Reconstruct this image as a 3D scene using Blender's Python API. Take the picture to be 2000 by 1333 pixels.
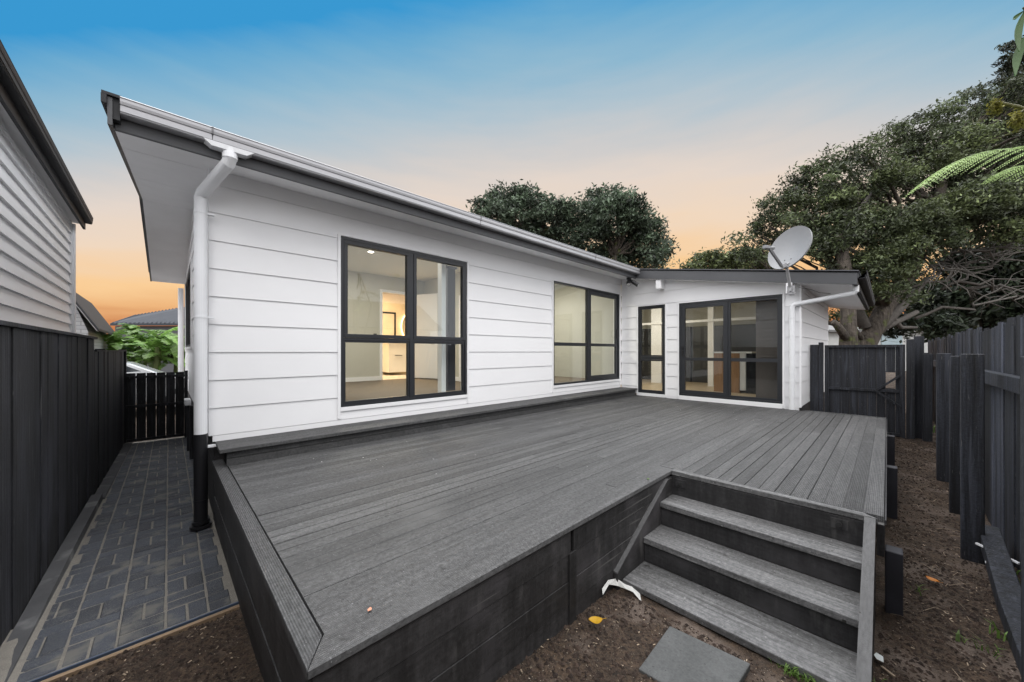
import bpy, bmesh, math, random
import numpy as np
from mathutils import Vector, Matrix, noise
R = math.radians
sc = bpy.context.scene
for o in list(bpy.data.objects): bpy.data.objects.remove(o)
C = sc.collection
OFF = 1.5           # eye height above the ground; all heights below are written relative to the eye
# ------------------------------------------------------------------ camera
ANG = R(46.03); FPX = 707.7; HV = 686.3
cam_d = bpy.data.cameras.new('camera'); cam = bpy.data.objects.new('camera', cam_d); C.objects.link(cam)
cam.location = (0, 0, OFF); cam.rotation_euler = (R(90), 0, ANG - R(90))
cam_d.sensor_width = 36; cam_d.lens = FPX/2000*36; cam_d.shift_y = 19.8/2000
cam_d.clip_start = .02; cam_d.clip_end = 2000
sc.camera = cam
# ------------------------------------------------------------------ sky and sun
w = bpy.data.worlds.new('World'); sc.world = w; w.use_nodes = True
nt = w.node_tree; nt.nodes.clear(); N = nt.nodes.new; L = nt.links.new
def mth(op, a, b=None, c=None, clamp=False):
    n = N('ShaderNodeMath'); n.operation = op; n.use_clamp = clamp
    for i, v in enumerate((a, b, c)):
        if v is None: continue
        if isinstance(v, (int, float)): n.inputs[i].default_value = v
        else: L(v, n.inputs[i])
    return n.outputs[0]
tc = N('ShaderNodeTexCoord'); sep = N('ShaderNodeSeparateXYZ'); L(tc.outputs['Generated'], sep.inputs[0])
dx, dy, dz = sep.outputs
glow = mth('ADD', mth('MULTIPLY', dx, math.cos(ANG)), mth('MULTIPLY', dy, math.sin(ANG)))      # 1 towards the afterglow, -1 away from it
gpos = mth('MAXIMUM', glow, .22)
el = mth('DIVIDE', dz, gpos)
mp = N('ShaderNodeMapping'); mp.inputs['Scale'].default_value = (2.2, 2.2, 14); L(tc.outputs['Generated'], mp.inputs[0])
nz = N('ShaderNodeTexNoise'); nz.inputs['Scale'].default_value = 2.2; nz.inputs['Detail'].default_value = 5; L(mp.outputs[0], nz.inputs['Vector'])
streak = mth('MULTIPLY', mth('SUBTRACT', nz.outputs[0], .5), .11)
side = mth('MULTIPLY', mth('SUBTRACT', mth('MULTIPLY', dx, math.sin(ANG)), mth('MULTIPLY', dy, math.cos(ANG))), -.20)
el2 = mth('ADD', mth('ADD', el, streak), mth('MULTIPLY', side, mth('MAXIMUM', el, 0)))
ramp = N('ShaderNodeValToRGB'); L(el2, ramp.inputs[0])
def lin(c): return tuple(((x/255)/12.92 if x/255 <= .04045 else ((x/255+.055)/1.055)**2.4) for x in c)
stops = [(0.0, (176, 108, 72)), (.085, (205, 132, 84)), (.14, (238, 182, 126)), (.22, (250, 206, 152)), (.34, (240, 216, 192)), (.45, (228, 214, 203)),
         (.55, (205, 204, 204)), (.66, (176, 195, 207)), (.78, (143, 184, 208)), (.90, (108, 170, 208)), (1.0, (58, 152, 209))]
cr = ramp.color_ramp
while len(cr.elements) < len(stops): cr.elements.new(.5)
for e, (p, c) in zip(cr.elements, stops): e.position = p; e.color = (*[v*.74 for v in lin(c)], 1)
# away from the afterglow and overhead: an even, bright, pale dusk sky
up = N('ShaderNodeMapRange'); up.inputs[1].default_value = 1.05; up.inputs[2].default_value = 1.9; L(el, up.inputs[0])
mix = N('ShaderNodeMixRGB'); L(up.outputs[0], mix.inputs[0]); L(ramp.outputs[0], mix.inputs[1]); mix.inputs[2].default_value = (3.8, 3.76, 3.76, 1)
bk = N('ShaderNodeMapRange'); bk.inputs[1].default_value = .25; bk.inputs[2].default_value = -.15; L(glow, bk.inputs[0])
mix2 = N('ShaderNodeMixRGB'); L(bk.outputs[0], mix2.inputs[0]); L(mix.outputs[0], mix2.inputs[1]); mix2.inputs[2].default_value = (1.28, 1.28, 1.31, 1)
bg = N('ShaderNodeBackground'); L(mix2.outputs[0], bg.inputs[0]); bg.inputs[1].default_value = 1.0
wo = N('ShaderNodeOutputWorld'); L(bg.outputs[0], wo.inputs[0])
sd = bpy.data.lights.new('sun', 'SUN'); sd.energy = .85; sd.angle = R(30); sd.color = (1, .975, .95)
sun = bpy.data.objects.new('sun', sd); C.objects.link(sun)
sun.rotation_euler = Vector((.75, .92, -1.2)).to_track_quat('-Z', 'Y').to_euler()
vs = sc.view_settings; vs.view_transform = 'Standard'; vs.look = 'None'; vs.gamma = 1; vs.exposure = 0.435
sc.render.resolution_x = 1024; sc.render.resolution_y = 682

# ------------------------------------------------------------------ helpers
def at(u, v, d):            # a spot measured in the photograph (2000 px wide), d metres in front of the eye
    r = (u-1000)/FPX; z = -(v-HV)/FPX; ca, sa = math.cos(ANG), math.sin(ANG)
    return Vector(((ca+sa*r)*d, (sa-ca*r)*d, z*d))
base = {}
def tagp(o, label=None, cat=None, group=None, kind=None):
    if label: o['label'] = label
    if cat: o['category'] = cat
    if group: o['group'] = group
    if kind: o['kind'] = kind
    return o
def thing(name, loc, label, cat, group=None):
    o = bpy.data.objects.new(name, None); C.objects.link(o); b = Vector(loc) + Vector((0, 0, OFF))
    o.location = b; base[o.name] = b; o.empty_display_size = .2
    return tagp(o, label, cat, group)
class MB:
    def __init__(s): s.v = []; s.f = []; s.t = []
    def poly(s, pts, faces, tint=1.):
        n = len(s.v); s.v += [tuple(p) for p in pts]; s.f += [tuple(i+n for i in f) for f in faces]; s.t += [tint]*len(faces); return s
    def box(s, x0, x1, y0, y1, z0, z1, tint=1.):
        p = [(x0, y0, z0), (x1, y0, z0), (x1, y1, z0), (x0, y1, z0), (x0, y0, z1), (x1, y0, z1), (x1, y1, z1), (x0, y1, z1)]
        return s.poly(p, [(0, 3, 2, 1), (4, 5, 6, 7), (0, 1, 5, 4), (1, 2, 6, 5), (2, 3, 7, 6), (3, 0, 4, 7)], tint)
    def hexa(s, b, t, tint=1.):      # four bottom points, four top points, same order
        return s.poly(list(b)+list(t), [(0, 3, 2, 1), (4, 5, 6, 7), (0, 1, 5, 4), (1, 2, 6, 5), (2, 3, 7, 6), (3, 0, 4, 7)], tint)
    def prism(s, prof, a, b, fn, tint=1., cap=True):     # closed profile [(p,q)..] swept between parameters a and b by fn(t,p,q)
        n = len(prof); P = [fn(a, *q) for q in prof] + [fn(b, *q) for q in prof]
        F = [(i, (i+1) % n, n+(i+1) % n, n+i) for i in range(n)]
        if cap: F += [tuple(range(n-1, -1, -1)), tuple(range(n, 2*n))]
        return s.poly(P, F, tint)
    def beam(s, a, b, wd, ht, up=(0, 0, 1), tint=1., jit=0):
        a = Vector(a); b = Vector(b); d = (b-a).normalized(); up = Vector(up); sd_ = d.cross(up).normalized(); u = sd_.cross(d)
        q = lambda c: [c - sd_*wd/2 - u*ht/2, c + sd_*wd/2 - u*ht/2, c + sd_*wd/2 + u*ht/2, c - sd_*wd/2 + u*ht/2]
        A = q(a); B = q(b)
        return s.poly(A+B, [(0, 1, 2, 3), (7, 6, 5, 4), (0, 4, 5, 1), (1, 5, 6, 2), (2, 6, 7, 3), (3, 7, 4, 0)], tint)
    def tube(s, pts, rad, n=12, tint=1., cap=True):
        pts = [Vector(p) for p in pts]; m = len(pts); rad = rad if hasattr(rad, '__len__') else [rad]*m
        P = []; prev = None
        for i, p in enumerate(pts):
            d = (pts[min(i+1, m-1)] - pts[max(i-1, 0)]).normalized()
            if prev is None: x = d.orthogonal().normalized()
            else: x = (prev - d*prev.dot(d)).normalized()
            prev = x; y = d.cross(x)
            P += [p + (x*math.cos(2*math.pi*k/n) + y*math.sin(2*math.pi*k/n))*rad[i] for k in range(n)]
        F = [(i*n+k, i*n+(k+1) % n, (i+1)*n+(k+1) % n, (i+1)*n+k) for i in range(m-1) for k in range(n)]
        if cap: F += [tuple(range(n-1, -1, -1)), tuple(range((m-1)*n, m*n))]
        return s.poly(P, F, tint)
    def build(s, name, mat, parent=None, bevel=0, smooth=False, label=None, cat=None, group=None, kind=None):
        V = np.array(s.v, dtype=float); V[:, 2] += OFF
        if parent is not None: b = base[parent.name]
        else: b = Vector(((V[:, 0].min()+V[:, 0].max())/2, (V[:, 1].min()+V[:, 1].max())/2, V[:, 2].min()))
        V -= np.array(b)
        me = bpy.data.meshes.new(name); me.from_pydata(V.tolist(), [], s.f)
        at_ = me.attributes.new('tint', 'FLOAT', 'FACE'); at_.data.foreach_set('value', s.t)
        me.materials.append(mat)
        if smooth: me.polygons.foreach_set('use_smooth', [True]*len(me.polygons))
        me.update()
        o = bpy.data.objects.new(name, me); C.objects.link(o); base[o.name] = b
        if parent is not None: o.parent = parent
        else: o.location = b
        if parent is not None and parent.type == 'MESH': pass
        if bevel:
            m = o.modifiers.new('bevel', 'BEVEL'); m.width = bevel; m.segments = 2; m.limit_method = 'ANGLE'; m.angle_limit = R(40)
        return tagp(o, label, cat, group, kind)
def recalc(o):
    bm = bmesh.new(); bm.from_mesh(o.data); bmesh.ops.recalc_face_normals(bm, faces=bm.faces); bm.to_mesh(o.data); bm.free(); return o

# ------------------------------------------------------------------ materials
def mat(name, col, rough=.6, var=.12, vs_=3., stretch=(1, 1, 1), bump=.0, bs=60., metal=0., spec=.5, grain=None, speck=None, groove=None, tintamt=1., transl=0, detail=6, bdist=.004, micro=None, streak=None):
    m = bpy.data.materials.new(name); m.use_nodes = True; t = m.node_tree; t.nodes.clear(); N = t.nodes.new; L = t.links.new
    def M(op, a, b=None, clamp=False):
        n = N('ShaderNodeMath'); n.operation = op; n.use_clamp = clamp
        for i, v in enumerate((a, b)):
            if v is None: continue
            if isinstance(v, (int, float)): n.inputs[i].default_value = v
            else: L(v, n.inputs[i])
        return n.outputs[0]
    out = N('ShaderNodeOutputMaterial'); p = N('ShaderNodeBsdfPrincipled')
    tc = N('ShaderNodeTexCoord'); mp = N('ShaderNodeMapping'); mp.inputs['Scale'].default_value = stretch; L(tc.outputs['Object'], mp.inputs[0])
    n1 = N('ShaderNodeTexNoise'); n1.inputs['Scale'].default_value = vs_; n1.inputs['Detail'].default_value = detail; n1.inputs['Roughness'].default_value = .62; L(mp.outputs[0], n1.inputs['Vector'])
    fac = M('ADD', 1., M('MULTIPLY', M('SUBTRACT', n1.outputs[0], .5), var*4))
    at_ = N('ShaderNodeAttribute'); at_.attribute_name = 'tint'
    fac = M('MULTIPLY', fac, M('ADD', M('MULTIPLY', at_.outputs['Fac'], tintamt), 1-tintamt))
    bsrc = None
    if grain:   # (scale vector, amount): long fine fibres
        mg = N('ShaderNodeMapping'); mg.inputs['Scale'].default_value = grain[0]; L(tc.outputs['Object'], mg.inputs[0])
        ng = N('ShaderNodeTexNoise'); ng.inputs['Scale'].default_value = 1; ng.inputs['Detail'].default_value = 4; L(mg.outputs[0], ng.inputs['Vector'])
        fac = M('MULTIPLY', fac, M('ADD', 1., M('MULTIPLY', M('SUBTRACT', ng.outputs[0], .5), grain[1]*4)))
        bsrc = ng.outputs[0]
    for q_ in ([(micro[0],)*3 + (micro[1],)] if micro else []) + ([tuple(streak)] if streak else []):     # fine mottling, then long streaks
        mm = N('ShaderNodeMapping'); mm.inputs['Scale'].default_value = q_[:3]; L(tc.outputs['Object'], mm.inputs[0])
        nm = N('ShaderNodeTexNoise'); nm.inputs['Scale'].default_value = 1; nm.inputs['Detail'].default_value = 5; nm.inputs['Roughness'].default_value = .7; L(mm.outputs[0], nm.inputs['Vector'])
        fac = M('MULTIPLY', fac, M('MAXIMUM', M('ADD', 1., M('MULTIPLY', M('SUBTRACT', nm.outputs[0], .5), q_[3]*4)), .15))
    if groove:
        sp0 = N('ShaderNodeSeparateXYZ'); L(tc.outputs['Object'], sp0.inputs[0])
        fac = M('MULTIPLY', fac, M('ADD', 1., M('MULTIPLY', M('SINE', M('MULTIPLY', sp0.outputs[groove[0]], 2*math.pi/groove[1])), groove[3])))
    hsv = N('ShaderNodeVectorMath'); hsv.operation = 'SCALE'; hsv.inputs[0].default_value = col; L(fac, hsv.inputs['Scale'])
    colo = hsv.outputs[0]
    if speck:   # (scale, threshold, colour, softness)
        for sk in speck:
            ns = N('ShaderNodeTexNoise'); ns.inputs['Detail'].default_value = sk[4] if len(sk) > 4 else 3; k3 = sk[0] if isinstance(sk[0], tuple) else (sk[0],)*3; ms = N('ShaderNodeMapping'); ms.inputs['Scale'].default_value = k3; ns.inputs['Scale'].default_value = 1; L(tc.outputs['Object'], ms.inputs[0]); L(ms.outputs[0], ns.inputs['Vector'])
            mr = N('ShaderNodeMapRange'); mr.inputs[1].default_value = sk[1]; mr.inputs[2].default_value = sk[1]+sk[3]; L(ns.outputs[0], mr.inputs[0])
            mx = N('ShaderNodeMixRGB'); L(mr.outputs[0], mx.inputs[0]); L(colo, mx.inputs[1]); mx.inputs[2].default_value = (*sk[2], 1); colo = mx.outputs[0]
    L(colo, p.inputs['Base Color'])
    p.inputs['Roughness'].default_value = rough; p.inputs['Metallic'].default_value = metal; p.inputs['Specular IOR Level'].default_value = spec
    if bump or groove:
        nb = N('ShaderNodeTexNoise'); nb.inputs['Scale'].default_value = bs; nb.inputs['Detail'].default_value = 5; L(tc.outputs['Object'], nb.inputs['Vector'])
        h = M('MULTIPLY', nb.outputs[0], .5)
        if bsrc is not None: h = M('ADD', h, bsrc)
        if groove:   # (axis, pitch)
            sp = N('ShaderNodeSeparateXYZ'); L(tc.outputs['Object'], sp.inputs[0])
            s_ = M('SINE', M('MULTIPLY', sp.outputs[groove[0]], 2*math.pi/groove[1]))
            h = M('ADD', h, M('MULTIPLY', s_, groove[2]))
            # base colour follows the same wave: lighter ridges, darker grooves
        b = N('ShaderNodeBump'); b.inputs['Strength'].default_value = max(bump, .3); b.inputs['Distance'].default_value = bdist; L(h, b.inputs['Height']); L(b.outputs[0], p.inputs['Normal'])
    if transl:
        tr = N('ShaderNodeBsdfTranslucent'); L(colo, tr.inputs[0]); mx = N('ShaderNodeMixShader'); mx.inputs[0].default_value = transl; L(p.outputs[0], mx.inputs[1]); L(tr.outputs[0], mx.inputs[2]); L(mx.outputs[0], out.inputs[0])
    else: L(p.outputs[0], out.inputs[0])
    return m
def emis(name, col, st):
    m = bpy.data.materials.new(name); m.use_nodes = True; t = m.node_tree; t.nodes.clear()
    e = t.nodes.new('ShaderNodeEmission'); e.inputs[0].default_value = (*col, 1); e.inputs[1].default_value = st
    o = t.nodes.new('ShaderNodeOutputMaterial'); t.links.new(e.outputs[0], o.inputs[0]); return m
def glassmat():
    m = bpy.data.materials.new('window_glass'); m.use_nodes = True; t = m.node_tree; t.nodes.clear(); N = t.nodes.new; L = t.links.new
    ge = N('ShaderNodeNewGeometry'); dt = N('ShaderNodeVectorMath'); dt.operation = 'DOT_PRODUCT'; L(ge.outputs['Normal'], dt.inputs[0]); L(ge.outputs['Incoming'], dt.inputs[1])
    def M(op, a, b=None):
        n = N('ShaderNodeMath'); n.operation = op
        for i, v in enumerate((a, b)):
            if v is None: continue
            if isinstance(v, (int, float)): n.inputs[i].default_value = v
            else: L(v, n.inputs[i])
        return n.outputs[0]
    fr_ = M('ADD', .035, M('MULTIPLY', .965, M('POWER', M('SUBTRACT', 1, M('ABSOLUTE', dt.outputs['Value'])), 5)))
    g = N('ShaderNodeBsdfGlossy'); g.inputs['Roughness'].default_value = 0.0; g.inputs[0].default_value = (.95, .97, 1, 1)
    tr = N('ShaderNodeBsdfTransparent'); tr.inputs[0].default_value = (.93, .95, .94, 1)
    mx = N('ShaderNodeMixShader'); L(fr_, mx.inputs[0]); L(tr.outputs[0], mx.inputs[1]); L(g.outputs[0], mx.inputs[2])
    o = N('ShaderNodeOutputMaterial'); L(mx.outputs[0], o.inputs[0]); return m
WHITE = mat('white_paint', (.84, .84, .85), .5, .02, 1.6, bump=.12, bs=180, bdist=.001)
TRIM = mat('white_trim', (.84, .84, .85), .42, .02, 4)
SOFF = mat('soffit_board', (.88, .88, .89), .75, .035, 3, bump=.15, bs=120, bdist=.001)
CHAR = mat('charcoal_metal', (.020, .021, .024), .7, .1, 3)
CHARW = mat('charcoal_fascia', (.075, .077, .083), .5, .1, 3, bump=.1, bs=90, bdist=.001)
GUT = mat('pale_grey_gutter', (.40, .40, .415), .34, .05, 3, metal=.35)
PVC = mat('white_plastic_pipe', (.80, .81, .83), .32, .03, 3)
PVCB = mat('black_plastic_pipe', (.012, .012, .014), .4, .1, 3)
ALU = mat('black_window_aluminium', (.019, .021, .025), .42, .06, 5)
GLASS = glassmat()
DECKX = mat('grey_deck_stain_long', (.072, .072, .073), .68, .12, 2.2, (1, 6, 1), bump=.55, bs=220, grain=((5, 170, 40), .16), groove=(1, .0086, .9, .16), micro=(55, .62), streak=(1.4, 26, 1, .36), speck=[(150, .68, (.26, .26, .27), .05), (14, .70, (.035, .035, .035), .05), (2.3, .60, (.105, .105, .106), .2, 8)], bdist=.004)
DECKY = mat('grey_deck_stain_cross', (.074, .074, .076), .68, .12, 2.2, (6, 1, 1), bump=.55, bs=220, grain=((170, 5, 40), .16), groove=(0, .0086, 1., .2), micro=(55, .6), streak=(26, 1.4, 1, .34), speck=[(150, .68, (.26, .26, .27), .05)], bdist=.004)
TREAD = mat('worn_tread_stain', (.110, .110, .111), .7, .16, 3, (8, 1.2, 1), bump=.7, bs=160, grain=((110, 5, 60), .30), micro=(50, .55), streak=(40, 1.5, 20, .6), speck=[(70, .65, (.24, .24, .24), .06), (20, .67, (.030, .028, .026), .04, 6)], bdist=.006)
DARKX = mat('black_stained_boards_long', (.025, .024, .0245), .62, .4, 1.6, (1, 1, 2.5), bump=.4, bs=120, grain=((3, 60, 60), .2), micro=(45, .5), streak=(14, 14, 1.2, .7), speck=[(2.6, .53, (.062, .058, .062), .16, 12), ((9, 9, 2.2), .61, (.085, .082, .080), .12, 14), ((1.2, 1.2, 30), .66, (.10, .098, .095), .05, 4), (90, .755, (.2, .2, .2), .03)], bdist=.004)
DARKY = mat('black_stained_boards_cross', (.024, .0235, .0245), .62, .4, 1.6, (1, 1, 2.5), bump=.4, bs=120, grain=((60, 3, 60), .2), micro=(45, .5), streak=(14, 14, 1.2, .7), speck=[(2.6, .54, (.055, .053, .056), .16, 12), ((9, 9, 2.2), .62, (.08, .078, .076), .12, 14)], bdist=.004)
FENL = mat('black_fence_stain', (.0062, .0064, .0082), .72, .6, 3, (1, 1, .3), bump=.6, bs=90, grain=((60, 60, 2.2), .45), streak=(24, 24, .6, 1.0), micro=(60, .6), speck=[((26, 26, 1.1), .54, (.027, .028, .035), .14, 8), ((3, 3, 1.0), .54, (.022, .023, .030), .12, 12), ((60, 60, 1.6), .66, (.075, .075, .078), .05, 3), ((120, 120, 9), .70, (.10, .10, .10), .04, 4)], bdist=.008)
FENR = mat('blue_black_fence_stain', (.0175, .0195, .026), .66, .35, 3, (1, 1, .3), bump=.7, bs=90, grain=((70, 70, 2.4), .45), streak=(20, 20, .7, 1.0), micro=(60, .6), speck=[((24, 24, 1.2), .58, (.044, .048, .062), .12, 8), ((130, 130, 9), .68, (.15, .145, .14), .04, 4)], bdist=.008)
PAVE = mat('charcoal_paver', (.043, .051, .068), .72, .28, 7, bump=.9, bs=240, speck=[(480, .585, (.24, .225, .20), .05, 2), (7, .55, (.14, .135, .125), .12, 14)], bdist=.004)
SAND = mat('jointing_sand', (.21, .195, .17), .95, .15, 30, bump=1., bs=420, speck=[(520, .62, (.5, .47, .42), .05, 2), (400, .64, (.10, .09, .08), .05, 2)], bdist=.005)
CONC = mat('weathered_concrete', (.075, .076, .08), .85, .22, 6, bump=.8, bs=200, speck=[(4, .58, (.20, .20, .20), .15, 8)], bdist=.004)
SLAB = mat('grey_stepping_stone', (.085, .088, .088), .85, .2, 5, bump=.9, bs=110, micro=(60, .3), speck=[(6, .58, (.125, .127, .128), .2, 12), (80, .66, (.045, .045, .045), .05)], bdist=.005)
SOIL = mat('dark_brown_soil', (.046, .030, .019), .95, .45, 6, bump=1., bs=75, micro=(45, 1.1), detail=12, speck=[(170, .62, (.095, .066, .05), .08, 4), (3.2, .52, (.125, .096, .078), .16, 12), (330, .71, (.36, .31, .25), .03, 2), (110, .735, (.42, .36, .29), .02, 1)], bdist=.03)
CLOD = mat('soil_clods', (.036, .024, .018), .95, .3, 30, bump=1., bs=150, bdist=.01)
CHIP = mat('wood_chips', (.30, .235, .17), .85, .2, 30)
INWALL = mat('warm_white_wall', (.52, .51, .45), .8, .02, 2)
INCEIL = mat('ceiling_paint', (.66, .64, .56), .85, .01, 2)
CARPET = mat('brown_carpet', (.17, .14, .11), .95, .3, 60, bump=1, bs=400)
OAKF = mat('pale_oak_floor', (.46, .37, .26), .4, .15, 3, (1, 8, 1))
OAK = mat('oak_veneer', (.34, .19, .095), .5, .2, 3, (6, 6, .6), grain=((40, 40, 2), .2))
BARK = mat('tree_bark', (.075, .062, .050), .9, .35, 6, (1, 1, .4), bump=1., bs=9, grain=((14, 14, 2.5), .5), speck=[(3, .56, (.085, .095, .03), .1, 6)], bdist=.09)
BARKG = mat('grey_branch_bark', (.11, .10, .09), .9, .3, 8, bump=1., bs=30, bdist=.03)
def leafm(n, c, r=.55, tl=.25): return mat(n, c, r, .25, 1.2, transl=tl)
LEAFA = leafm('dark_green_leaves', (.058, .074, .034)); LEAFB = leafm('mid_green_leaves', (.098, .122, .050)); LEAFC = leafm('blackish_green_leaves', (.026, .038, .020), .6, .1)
LEAFD = leafm('grey_green_leaves', (.068, .094, .060)); FERNM = leafm('fern_green', (.33, .44, .19), .5, .4); BANM = leafm('banana_green', (.15, .27, .06), .45, .35)

# ------------------------------------------------------------------ ground and hard surfaces
def sm(a, b, x): t = min(1, max(0, (x-a)/(b-a))); return t*t*(3-2*t)
def gz(x, y):
    z = -1.515 + .05*sm(.0, 1.2, y)*sm(2.4, .4, x)*sm(3.2, 1.2, y) + .15*sm(4.5, 8.4, x)*sm(1.2, .6, y)
    if x < .42: z = z - .085*sm(2.62, 2.70, y)
    if .36 < x < 7.3 and 1.4 < y: z -= .1
    if y > 12 or x > 12 or x < -2.2 or y < -4: z -= .05
    return z
def axis(parts):
    r = []
    for a, b, n in parts: r += list(np.linspace(a, b, n, endpoint=False))
    return r + [parts[-1][1]]
gx = axis([(-900, -60, 6), (-60, -4, 10), (-4, -1, 10), (-1, 4.6, 225), (4.6, 9, 90), (9, 14, 12), (14, 60, 10), (60, 900, 6)])
gy = axis([(-900, -60, 6), (-60, -4, 10), (-4, -1, 12), (-1, 1.5, 100), (1.5, 3, 50), (3, 12, 24), (12, 60, 10), (60, 900, 6)])
def soilnoise(x, y):
    if not (-1.2 < x < 9.2 and -1.2 < y < 3.1): return 0
    n = noise.fractal(Vector((x*3, y*3, 0)), 1, 2, 6)*.012 + noise.fractal(Vector((x*17, y*17, 3)), .8, 2.1, 4)*.008
    return n
V = [(x, y, gz(x, y)+soilnoise(x, y)) for y in gy for x in gx]; nx = len(gx)
m = MB(); m.poly(V, [(j*nx+i, j*nx+i+1, (j+1)*nx+i+1, (j+1)*nx+i) for j in range(len(gy)-1) for i in range(nx-1)])
m.build('ground', SOIL, smooth=True, kind='structure')

def sk(y, x0): return x0 + .0099*(y-2.7)                 # the side passage runs a touch off square
# pavers laid in basket weave
rng = random.Random(5)
m = MB(); g = .0030; mod = .183; nrow = 34; ncol = 5; X0 = -.518
def fx_(y): return -.575 + .0105*(y-3) + .090
def paver(x0, x1, y0, y1):
    j = rng.uniform(-.0025, .0025); b = .006; t = rng.uniform(.75, 1.25)
    z1 = -1.500 - .008*(y0-2.7) + j; 
    f = lambda x, y, z: (sk(y, x), y, z)
    g_ = g + rng.uniform(0, .0022)
    x0 = max(x0, fx_(y0)); x1 = min(x1, .300)
    if x1-x0 < .03: return
    x0 += g_; x1 -= g_; y0 += g_; y1 -= g_
    B = [f(x0, y0, z1-.05), f(x1, y0, z1-.05), f(x1, y1, z1-.05), f(x0, y1, z1-.05)]
    M_ = [f(x0, y0, z1-b), f(x1, y0, z1-b), f(x1, y1, z1-b), f(x0, y1, z1-b)]
    T = [f(x0+b, y0+b, z1), f(x1-b, y0+b, z1), f(x1-b, y1-b, z1), f(x0+b, y1-b, z1)]
    m.poly(B+M_+T, [(0, 1, 5, 4), (1, 2, 6, 5), (2, 3, 7, 6), (3, 0, 4, 7), (4, 5, 9, 8), (5, 6, 10, 9), (6, 7, 11, 10), (7, 4, 8, 11), (8, 9, 10, 11)], t)
for r_ in range(nrow):
    for c_ in range(ncol):
        x = X0 + c_*mod - .02; y = 2.715 + r_*mod; w_ = mod
        if y + mod > 8.9: continue
        if (r_+c_) % 2 == 0:
            for k in (0, 1): paver(x, x+w_, y+k*mod/2, y+(k+1)*mod/2)
        else:
            for k in (0, 1):
                a, b = x+k*w_/2, x+(k+1)*w_/2
                paver(a, b, y, y+mod)
path = m.build('path', PAVE, kind='structure')
# sand bed: sheet just under the paver tops
m = MB(); ys = np.linspace(2.70, 8.9, 220); xs = np.linspace(-.62, .40, 40)
P = [(sk(y, x), y, -1.5055 - .008*(y-2.7) + noise.fractal(Vector((x*7, y*7, 9)), 1, 2, 4)*.0022 + .0008 + (.012*sm(.29, .34, x)+.030*sm(-.465, -.53, x)*sm(4.6, 3.0, y))) for y in ys for x in xs]
m.poly(P, [(j*40+i, j*40+i+1, (j+1)*40+i+1, (j+1)*40+i) for j in range(219) for i in range(39)])
m.build('sand', SAND, smooth=True, kind='structure')
# kerb along the left fence (low far length, higher near length)
m = MB()
def fx(y): return -.575 + .0205*(y-3)       # inner face of the left fence
for y0, y1, h, wd in ((1.0, 5.62, .06, .085), (5.62, 8.85, .012, .10)):
    n = 24
    for k in range(n):
        a = y0+(y1-y0)*k/n; b = y0+(y1-y0)*(k+1)/n; zt = -1.5-.008*(a-2.7)+h; zt2 = -1.5-.008*(b-2.7)+h
        lo = sm(2.4, 4.6, a); lo2 = sm(2.4, 4.6, b)
        if h > .02: zt = zt-.045*(1-lo); zt2 = zt2-.045*(1-lo2)
        xa0, xa1, xb0, xb1 = fx(a)+.002, fx(a)+wd, fx(b)+.002, fx(b)+wd
        m.hexa([(xa0, a, -1.66), (xa1, a, -1.66), (xb1, b, -1.66), (xb0, b, -1.66)], [(xa0, a, zt), (xa1-.008, a, zt), (xb1-.008, b, zt2), (xb0, b, zt2)])
m.build('kerb', CONC, kind='structure')
# edging strips that hold the front of the pavers
m = MB(); m.beam((-.56, 2.700, -1.515), (.33, 2.690, -1.512), .010, .035)
tagp(m.build('edging_strip', mat('blue_grey_edging', (.075, .10, .15), .5)), 'thin blue grey edging strip along the front of the paved path', 'edging')
m = MB(); m.beam((-.56, 2.668, -1.52), (.33, 2.658, -1.515), .026, .03)
tagp(m.build('timber_edging', mat('pale_timber_edging', (.27, .19, .12), .8, .25, 12, (1, 8, 1))), 'raw tan timber lath on the soil before the edging strip', 'edging')

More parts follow.
